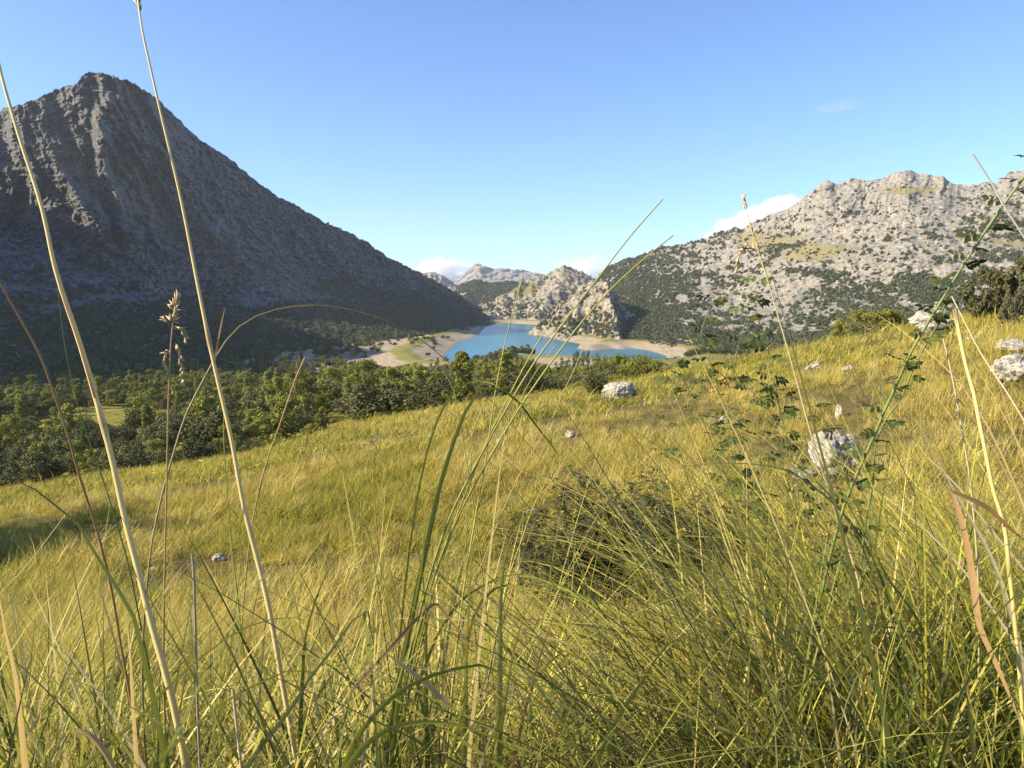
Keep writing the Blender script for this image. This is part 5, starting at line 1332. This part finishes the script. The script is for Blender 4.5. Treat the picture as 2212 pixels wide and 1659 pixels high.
# dark, broad, upright clumps at the bottom
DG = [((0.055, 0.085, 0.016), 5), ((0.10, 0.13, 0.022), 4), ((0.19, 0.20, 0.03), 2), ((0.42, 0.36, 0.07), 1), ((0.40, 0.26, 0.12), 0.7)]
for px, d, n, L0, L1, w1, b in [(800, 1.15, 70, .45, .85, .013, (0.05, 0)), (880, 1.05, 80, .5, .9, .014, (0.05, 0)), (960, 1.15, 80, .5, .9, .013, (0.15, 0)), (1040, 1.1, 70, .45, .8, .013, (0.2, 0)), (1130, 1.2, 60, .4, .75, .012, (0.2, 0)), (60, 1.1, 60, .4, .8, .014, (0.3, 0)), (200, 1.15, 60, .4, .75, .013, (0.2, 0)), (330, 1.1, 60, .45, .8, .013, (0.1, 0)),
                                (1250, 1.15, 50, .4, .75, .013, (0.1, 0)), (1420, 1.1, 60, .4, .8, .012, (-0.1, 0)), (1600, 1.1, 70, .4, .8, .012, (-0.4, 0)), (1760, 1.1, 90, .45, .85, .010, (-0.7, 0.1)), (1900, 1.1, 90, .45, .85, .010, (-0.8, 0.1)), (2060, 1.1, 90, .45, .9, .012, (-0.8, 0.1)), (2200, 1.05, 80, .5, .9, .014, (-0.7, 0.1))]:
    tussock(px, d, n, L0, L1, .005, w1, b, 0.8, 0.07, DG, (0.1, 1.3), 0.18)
# slender stray strands that arch above the rest
for px, d, n in [(300, 1.4, 14), (880, 1.5, 20), (1350, 1.6, 8), (1700, 1.5, 12), (2050, 1.4, 16), (2350, 1.5, 18), (60, 1.4, 12)]:
    tussock(px, d, n, 0.8, 1.3, .0015, .0035, (-0.3 if px > 1500 else 0.2, 0), 1.2, 0.12, NC, (0.9, 2.4), 0.2)
tag(mesh_np('grass', np.concatenate(Vt), np.concatenate(Ft), M['tangle'], smooth=True, attrs={'tint': np.concatenate(Ct)}), 'tangle of long green and straw-coloured blades right in front', 'grass', kind='stuff')

# ------------------------------------------------------------------ roses
M['rose'] = mat_leaf('rose_leaf', (0.040, 0.056, 0.014), (0.10, 0.118, 0.026), 0.18, 0.5, var=0.35)
M['rose_red'] = mat_leaf('rose_leaf_reddish', (0.10, 0.055, 0.03), (0.16, 0.10, 0.04), 0.25, 0.5, var=0.3)
M['rose_yellow'] = mat_leaf('rose_leaf_yellow', (0.36, 0.33, 0.06), (0.30, 0.26, 0.05), 0.3, 0.5, var=0.2)
M['cane'] = mat_simple('green_cane', (0.13, 0.17, 0.045), (0.20, 0.24, 0.07), 60, 0.45, 0.0005)
M['twig'] = mat_simple('rose_twig', (0.07, 0.045, 0.03), (0.16, 0.11, 0.07), 80, 0.7, 0.0005)
M['thorn'] = mat_simple('thorn', (0.30, 0.13, 0.05), (0.38, 0.19, 0.08), 60, 0.5, 0.0)
M['hip'] = mat_simple('rose_hip_orange', (0.70, 0.26, 0.03), (0.80, 0.36, 0.05), 40, 0.3, 0.0)
M['hip_red'] = mat_simple('rose_hip_red', (0.55, 0.10, 0.02), (0.65, 0.16, 0.03), 40, 0.3, 0.0)

def leaflet(L_, w, r):
    t = np.array([0, 0.25, 0.55, 0.85, 1.0]); hw = np.array([0.05, 0.75, 1.0, 0.5, 0.0]) * w / 2
    fold = 0.35 * r.uniform(0.3, 1.2); droop = -0.25 * r.uniform(0, 1.5)
    V = []
    for ti, h in zip(t, hw):
        zc = droop * L_ * ti ** 2
        V += [(ti * L_, h, zc + fold * h), (ti * L_, 0, zc), (ti * L_, -h, zc + fold * h)]
    i = np.arange(4)[:, None] * 3 + np.arange(2)[None]
    return np.array(V), np.stack([i, i + 1, i + 4, i + 3], -1).reshape(-1, 4)

def rotz(v, a):
    c, s = math.cos(a), math.sin(a); return np.stack([v[:, 0] * c - v[:, 1] * s, v[:, 0] * s + v[:, 1] * c, v[:, 2]], 1)

def pinnate(seed, pairs=2, L_=0.38, w=0.26):
    """unit leaf along +x"""
    r = np.random.default_rng(seed); parts = []
    for k in range(pairs):
        x0 = 0.25 + 0.45 * k / max(1, pairs - 0.5)
        for s in (1, -1):
            v, f = leaflet(L_ * r.uniform(0.75, 1.1), w * r.uniform(0.8, 1.1), r)
            v = rotz(v, s * r.uniform(0.9, 1.25)); parts.append((v + [x0, 0, 0], f))
    v, f = leaflet(L_ * 1.1, w * 1.1, r); parts.append((v + [0.68, 0, -0.03], f))
    tv, tf = tube([(0, 0, 0), (0.35, 0, 0.02), (0.7, 0, -0.02)], [0.014, 0.010, 0.008], 4); parts.append((tv, tf))
    return join(parts)
LEAF = {}
for key, m in (('rose', M['rose']), ('rose_red', M['rose_red'])):
    LEAF[key] = [mesh_np('leaf', *pinnate(1000 + k, 2 + k % 2), m, smooth=True, link=False).data for k in range(4)]

from mathutils import Matrix, Quaternion
def put_leaf(parent, key, p, d, up, size, k, name='leaf'):
    o = bpy.data.objects.new(name, LEAF[key][k % 4]); C.objects.link(o); o.parent = parent
    x = Vector(d).normalized(); z = (Vector(up) - Vector(up).dot(x) * x).normalized(); y = z.cross(x)
    o.rotation_mode = 'QUATERNION'; o.rotation_quaternion = Matrix((x, y, z)).transposed().to_quaternion()
    o.location = p; o.scale = (size, size, size)
    return o

def cane(pts, dep, wpx, nleaf, leafpx, label, name='thorny_cane', key='rose', group='thorny rose canes', mat='cane', thorns=True, seed=1, hips=(), t0=0.0, t1=0.9):
    W = px_path(pts, dep, True); P = catmull(W, 90); foot = P[-1].copy(); d = float(np.mean(W[:, 1])); k = d / F / 2
    Q = P - foot; r = np.random.default_rng(seed)
    root = bpy.data.objects.new(name, None); C.objects.link(root); root.location = foot
    rad = np.linspace(wpx[0] * k, wpx[1] * k, 90) * (1 + 0.05 * np.sin(np.arange(90) * 1.3))
    v, f = tube(Q, rad, 8); mesh_np('stem', v, f, M[mat], parent=root)
    T_ = unit(np.gradient(Q, axis=0))
    if thorns:
        Vs, Fs = [], []; o = 0
        for j in range(int(36 * (t1 - t0) + 10)):
            i = int(r.uniform(t0, 1) * 88); q = Q[i]; out = unit(np.cross(T_[i], r.normal(size=3))); R0 = rad[i]
            L_ = R0 * 2.2; b = q + out * R0 * 0.8; tn = T_[i]; sd_ = np.cross(out, tn)
            Vs += [b + tn * L_ * 0.45, b + sd_ * L_ * 0.12, b - tn * L_ * 0.45, b - sd_ * L_ * 0.12, b + out * L_ + tn * L_ * 0.35]
            Fs += [(o, o + 1, o + 4), (o + 1, o + 2, o + 4), (o + 2, o + 3, o + 4), (o + 3, o, o + 4)]; o += 5
        mesh_np('thorns', np.array(Vs), np.array(Fs), M['thorn'], smooth=False, parent=root)
    for j in range(nleaf):
        t = t0 + (t1 - t0) * (j + r.uniform(-0.35, 0.35)) / nleaf; i = int(np.clip(t, 0, 1) * 88); q = Q[i]
        s = 1 if j % 2 else -1
        side = unit(np.array([s * 1.0, r.uniform(-0.6, 0.6), 0.0])); dr = unit(side + np.array([0, 0, r.uniform(-0.25, 0.7)]) * 0.8)
        put_leaf(root, key, q, dr, (r.normal() * 0.7, -0.6 + r.normal() * 0.6, 1.0), leafpx * k * 2 * r.uniform(0.7, 1.25), j)
    for (hx, hy, hs, red) in hips:
        p = np.array(at(hx, hy, dep if not isinstance(dep, (list, tuple)) else dep[0])) - foot
        h = bpy.data.objects.new('rose_hip', HIP[red]); C.objects.link(h); h.parent = root; h.location = p
        s = hs * k * 0.75; h.scale = (s, s, s * 1.15); h.rotation_euler = (r.normal() * 0.4, r.normal() * 0.4, 0)
    return tag(root, label, 'rose cane', group)

def hip_mesh(m):
    v, f = ico(2); top = v[:, 2] > 0.92
    v = v.copy(); v[:, 2] *= 1.15; v[top, 2] += 0.35; v[top, :2] *= 0.6
    return mesh_np('rose_hip', v, f, m, link=False).data
HIP = [hip_mesh(M['hip']), hip_mesh(M['hip_red'])]

cane([(2240, 338), (2212, 382), (2170, 440), (2130, 497), (2096, 549), (2064, 600), (2038, 643), (2004, 698), (1961, 775), (1945, 812), (1912, 885), (1882, 955), (1852, 1022), (1825, 1089), (1807, 1149), (1790, 1215)], [1.25, 1.45], (4.5, 11), 66, 43,
     'thick green thorny rose cane leaning up past the frame edge', seed=3)
cane([(2052, 630), (2040, 660), (2028, 695), (2005, 735), (1975, 792), (1942, 867), (1915, 905), (1897, 942), (1888, 990), (1885, 1040), (1876, 1100), (1867, 1149), (1862, 1210)], [1.35, 1.5], (3, 6.5), 36, 38, 'thinner green rose cane running behind the thick one', seed=5)
cane([(1890, 700), (1893, 735), (1896, 770), (1900, 810), (1902, 850), (1904, 885), (1900, 920)], 1.7, (1.5, 3.5), 11, 34, 'short upright rose shoot with reddish-brown leaves', key='rose_red', seed=7, t1=1.0, name='rose_shoot')
dm = 2.3
cane(z8([(690, -10), (665, 60), (660, 110), (675, 210), (705, 300), (740, 400), (748, 520), (790, 680), (825, 830), (850, 950), (885, 1060), (905, 1170), (915, 1290)]), dm, (1.6, 4.5), 57, 34, 'tall thin rose stem before the pale mountain beside the yellow stalk', seed=11, t1=0.95, name='wild_rose', group='thin rose stems')
cane(z8([(412, 100), (395, 180), (365, 250), (350, 330), (395, 420), (400, 480), (470, 545), (510, 600), (505, 700), (512, 850), (520, 960), (560, 1080), (620, 1240)]), dm + 0.1, (1.4, 4), 64, 34, 'leafy rose stem carrying the orange hip cluster', seed=13, t1=0.95, name='wild_rose', group='thin rose stems',
     hips=[(1383 + .375 * x, 605 + .375 * y, s, c) for x, y, s, c in [(478, 566, 7, 0), (490, 580, 8, 0), (466, 572, 7, 0), (500, 596, 8, 1), (492, 606, 7, 1), (484, 588, 7, 0), (455, 572, 6, 0), (430, 632, 6, 0), (414, 638, 7, 0), (470, 650, 6, 0)]])
cane(z8([(640, 40), (620, 180), (600, 260), (575, 340), (550, 440), (540, 520), (590, 590), (650, 650), (700, 720), (770, 770), (810, 840)]), dm, (1.2, 2.6), 41, 34, 'thin forked rose stem leaning between its two taller neighbours', seed=17, t1=0.95, name='wild_rose', group='thin rose stems')
cane(z8([(230, 440), (200, 500), (185, 600), (165, 700), (150, 800), (135, 900), (120, 1000), (115, 1110)]), dm + 0.2, (1.2, 2.8), 30, 34, 'outermost thin rose stem standing nearest the small round oak', seed=19, t1=0.95, name='wild_rose', group='thin rose stems',
     hips=[(1383 + .375 * 145, 605 + .375 * 548, 7, 0), (1383 + .375 * 152, 605 + .375 * 555, 6, 0)])
cane(z8([(270, 560), (300, 640), (280, 700), (330, 770), (380, 830), (440, 880), (480, 950), (520, 1030), (570, 1110), (640, 1260)]), dm + 0.2, (1.2, 3.4), 49, 34, 'crooked rose stem sloping down to the hip bush', seed=23, t1=0.95, name='wild_rose', group='thin rose stems',
     hips=[(1383 + .375 * x, 605 + .375 * y, 5, 0) for x, y in [(320, 835), (330, 845), (345, 965), (350, 975), (310, 855)]])
cane(z8([(300, 560), (400, 560), (480, 590), (560, 580), (620, 560), (650, 640), (700, 640)]), dm, (1.0, 2.0), 34, 34, 'low arching rose stem joining the hip cluster', seed=29, t1=1.0, name='wild_rose', group='thin rose stems')
cane(z8([(740, 560), (720, 700), (700, 850), (690, 1000), (700, 1150)]), dm + 0.3, (1.0, 2.4), 26, 34, 'faint rose stem in front of the pitted boulder', seed=31, t1=1.0, name='wild_rose', group='thin rose stems')
cane(z8([(600, 760), (560, 800), (500, 860), (450, 930), (430, 1010), (470, 1120)]), dm + 0.3, (1.0, 2.4), 30, 34, 'short bent rose stem with few hips over the meadow', seed=37, t1=1.0, name='wild_rose', group='thin rose stems',
     hips=[(1383 + .375 * x, 605 + .375 * y, 5, 0) for x, y in [(590, 765), (605, 770), (600, 780)]])

# the round hip bush
def hip_bush(px, py, wpx, hpx, label, seed, ntw=200, nl=34):
    x, d, z = ray_hit(px, py); print('hip bush depth', d)
    Wd = wpx / F * d; Hh = hpx / F * d; r = np.random.default_rng(seed)
    root = bpy.data.objects.new('rose_bush', None); C.objects.link(root); root.location = (x, d, z)
    tw = []; lv = [[], [], []]; tips = []
    protoL = [pinnate(1100 + k, 2, 0.42, 0.34) for k in range(4)]
    for k in range(ntw):
        a = r.random() * 6.28; R0 = Wd / 2 * r.uniform(0.3, 1.1) ** 0.8; h = Hh * r.uniform(0.35, 1.05) * (1.12 - 0.5 * (R0 / (Wd / 2)) ** 2)
        b = np.array([r.normal() * Wd * 0.14, r.normal() * Wd * 0.10, -0.03]); e = np.array([math.cos(a) * R0, math.sin(a) * R0 * 0.7, h * 0.75])
        m1 = b + (e - b) * 0.35 + [0, 0, h * 0.42]; m2 = b + (e - b) * 0.75 + [0, 0, h * 0.42]
        P = catmull([b, m1, m2, e], 18) + 0.012 * r.normal(size=(18, 3)).cumsum(0) * 0.35
        if k < 90 or k % 2: tw.append(tube(P, np.linspace(0.005, 0.0015, 18) * (Wd / 1.5), 4))
        for j in range(nl):
            i = int(r.uniform(0.3, 1) * 17); p = P[i] + r.normal(size=3) * Hh * 0.03
            v, f = protoL[r.integers(0, 4)]
            q = Quaternion(Vector(unit(r.normal(size=3))), r.uniform(0, 0.9)); az = r.random() * 6.28
            Rm = np.array((Matrix.Rotation(az, 3, 'Z') @ q.to_matrix()))
            s = 0.056 * r.uniform(0.6, 1.3) * (Wd / 1.5) ** 0.5
            lv[2 if r.random() < 0.05 else (1 if r.random() < 0.08 else 0)].append(((v * s) @ Rm.T + p, f))
        tips.append(P[-1]); tips.append(P[14])
    v, f = join(tw); mesh_np('twigs', v, f, M['twig'], parent=root)
    for L_, m in zip(lv, (M['rose'], M['rose_red'], M['rose_yellow'])):
        v, f = join(L_); o = mesh_np('leaves', v, f, m, parent=root, smooth=True); o['kind'] = 'stuff'
    for k in range(70):
        p = tips[r.integers(0, len(tips))] + r.normal(size=3) * 0.02
        h = bpy.data.objects.new('rose_hip', HIP[1 if r.random() < 0.3 else 0]); C.objects.link(h); h.parent = root; h.location = p
        s = 0.0085 * r.uniform(0.6, 1.2) * (Wd / 1.5) ** 0.5; h.scale = (s, s, s); h.rotation_euler = (r.normal(), r.normal(), 0)
    return tag(root, label, 'rose bush', 'rose bushes')
hip_bush(1320, 1310, 540, 315, 'wide tangled rose bush dotted with orange hips', 51)
hip_bush(1140, 1215, 150, 130, 'small rose bush with hips at the edge of the wide one', 53, 50, 20)
hip_bush(1560, 1230, 240, 200, 'thin rose bush merging into grass below the rose stems', 57, 70, 22)

# ------------------------------------------------------------------ trees outside the frame that shade the gully
xg, dg, zg = ray_hit(20, 1225); print('gully', xg, dg, zg)
for k, (dx, dy, h) in enumerate([(-7.5, 0.0, 6.5), (-11, 3.0, 7.5), (-9, -3.5, 4.5)]):
    x, y = xg + dx, dg + dy
    place_tree('oak', k, x, y, gz(x, y) - 0.1, h, h * 1.25, k, 'holm_oak', ['dark holm oak just outside the frame beside the gully', 'taller holm oak behind it outside the frame', 'low holm oak outside the frame nearest the gully'][k], 'tree', 'holm oaks by the gully')

# ------------------------------------------------------------------ clouds
def cloud(px, py, wpx, hpx, d, dens, label, seed, rot=0.0, thr=0.5, sc=2.2):
    v, f = ico(3); m = bpy.data.materials.new('cloud_vapour'); m.use_nodes = True; t = m.node_tree; t.nodes.clear()
    n = t.nodes.new; L = t.links.new
    out = n('ShaderNodeOutputMaterial'); pv = n('ShaderNodeVolumePrincipled'); tc = n('ShaderNodeTexCoord')
    pv.inputs['Color'].default_value = (1, 1, 1, 1); pv.inputs['Anisotropy'].default_value = 0.3
    mp = n('ShaderNodeMapping'); mp.inputs['Location'].default_value = (seed * 3.1, seed, 0); mp.inputs['Scale'].default_value = (wpx / hpx * 0.55, 1, 1); L(tc.outputs['Object'], mp.inputs[0])
    no = n('ShaderNodeTexNoise'); no.inputs['Scale'].default_value = sc; no.inputs['Detail'].default_value = 6; no.inputs['Roughness'].default_value = 0.6; L(mp.outputs[0], no.inputs[0])
    ln = n('ShaderNodeVectorMath'); ln.operation = 'LENGTH'; L(tc.outputs['Object'], ln.inputs[0])
    a = n('ShaderNodeMath'); a.operation = 'MULTIPLY_ADD'; L(ln.outputs['Value'], a.inputs[0]); a.inputs[1].default_value = -0.55; L(no.outputs[0], a.inputs[2])
    mr = n('ShaderNodeMapRange'); L(a.outputs[0], mr.inputs[0]); mr.inputs[1].default_value = thr - 0.38; mr.inputs[2].default_value = thr - 0.22; mr.inputs[4].default_value = dens
    L(mr.outputs[0], pv.inputs['Density']); L(pv.outputs[0], out.inputs['Volume'])
    o = mesh_np('cloud', v, f, m); W = wpx / F * d / 2; H = hpx / F * d / 2
    o.scale = (W, W * 0.6, H); o.location = at(px, py, d); o.rotation_euler = (0, rot, 0)
    return tag(o, label, 'cloud', 'clouds behind the mountains')
cloud(952, 585, 190, 80, 9800, 0.012, 'white cloud bank resting on the far range beside the dark slope', 1)
cloud(1270, 590, 210, 110, 9800, 0.008, 'soft cloud rising behind the karst peaks', 4)
cloud(1635, 486, 310, 98, 9800, 0.012, 'bright white cloud tucked behind the pale mountain slope', 7, -0.35, 0.45)
cloud(1815, 230, 150, 34, 9800, 0.0009, 'faint wisp of cloud high in the blue sky', 9, -0.1)

# ------------------------------------------------------------------ air
def haze():
    x0, x1, y0, y1, z0, z1 = -4000, 4000, -120, 8600, -520, 640
    v = [(x, y, z) for z in (z0, z1) for y in (y0, y1) for x in (x0, x1)]
    f = [(0, 2, 3, 1), (4, 5, 7, 6), (0, 1, 5, 4), (2, 6, 7, 3), (0, 4, 6, 2), (1, 3, 7, 5)]
    m = bpy.data.materials.new('air'); m.use_nodes = True
    m.node_tree.nodes.clear()
    out = m.node_tree.nodes.new('ShaderNodeOutputMaterial'); pv = m.node_tree.nodes.new('ShaderNodeVolumePrincipled')
    pv.inputs['Color'].default_value = (0.80, 0.88, 1.0, 1); pv.inputs['Density'].default_value = 4.0e-5; pv.inputs['Anisotropy'].default_value = 0.2
    m.node_tree.links.new(pv.outputs[0], out.inputs['Volume'])
    o = mesh_np('haze', v, f, m, smooth=False)
    o['kind'] = 'stuff'
haze()
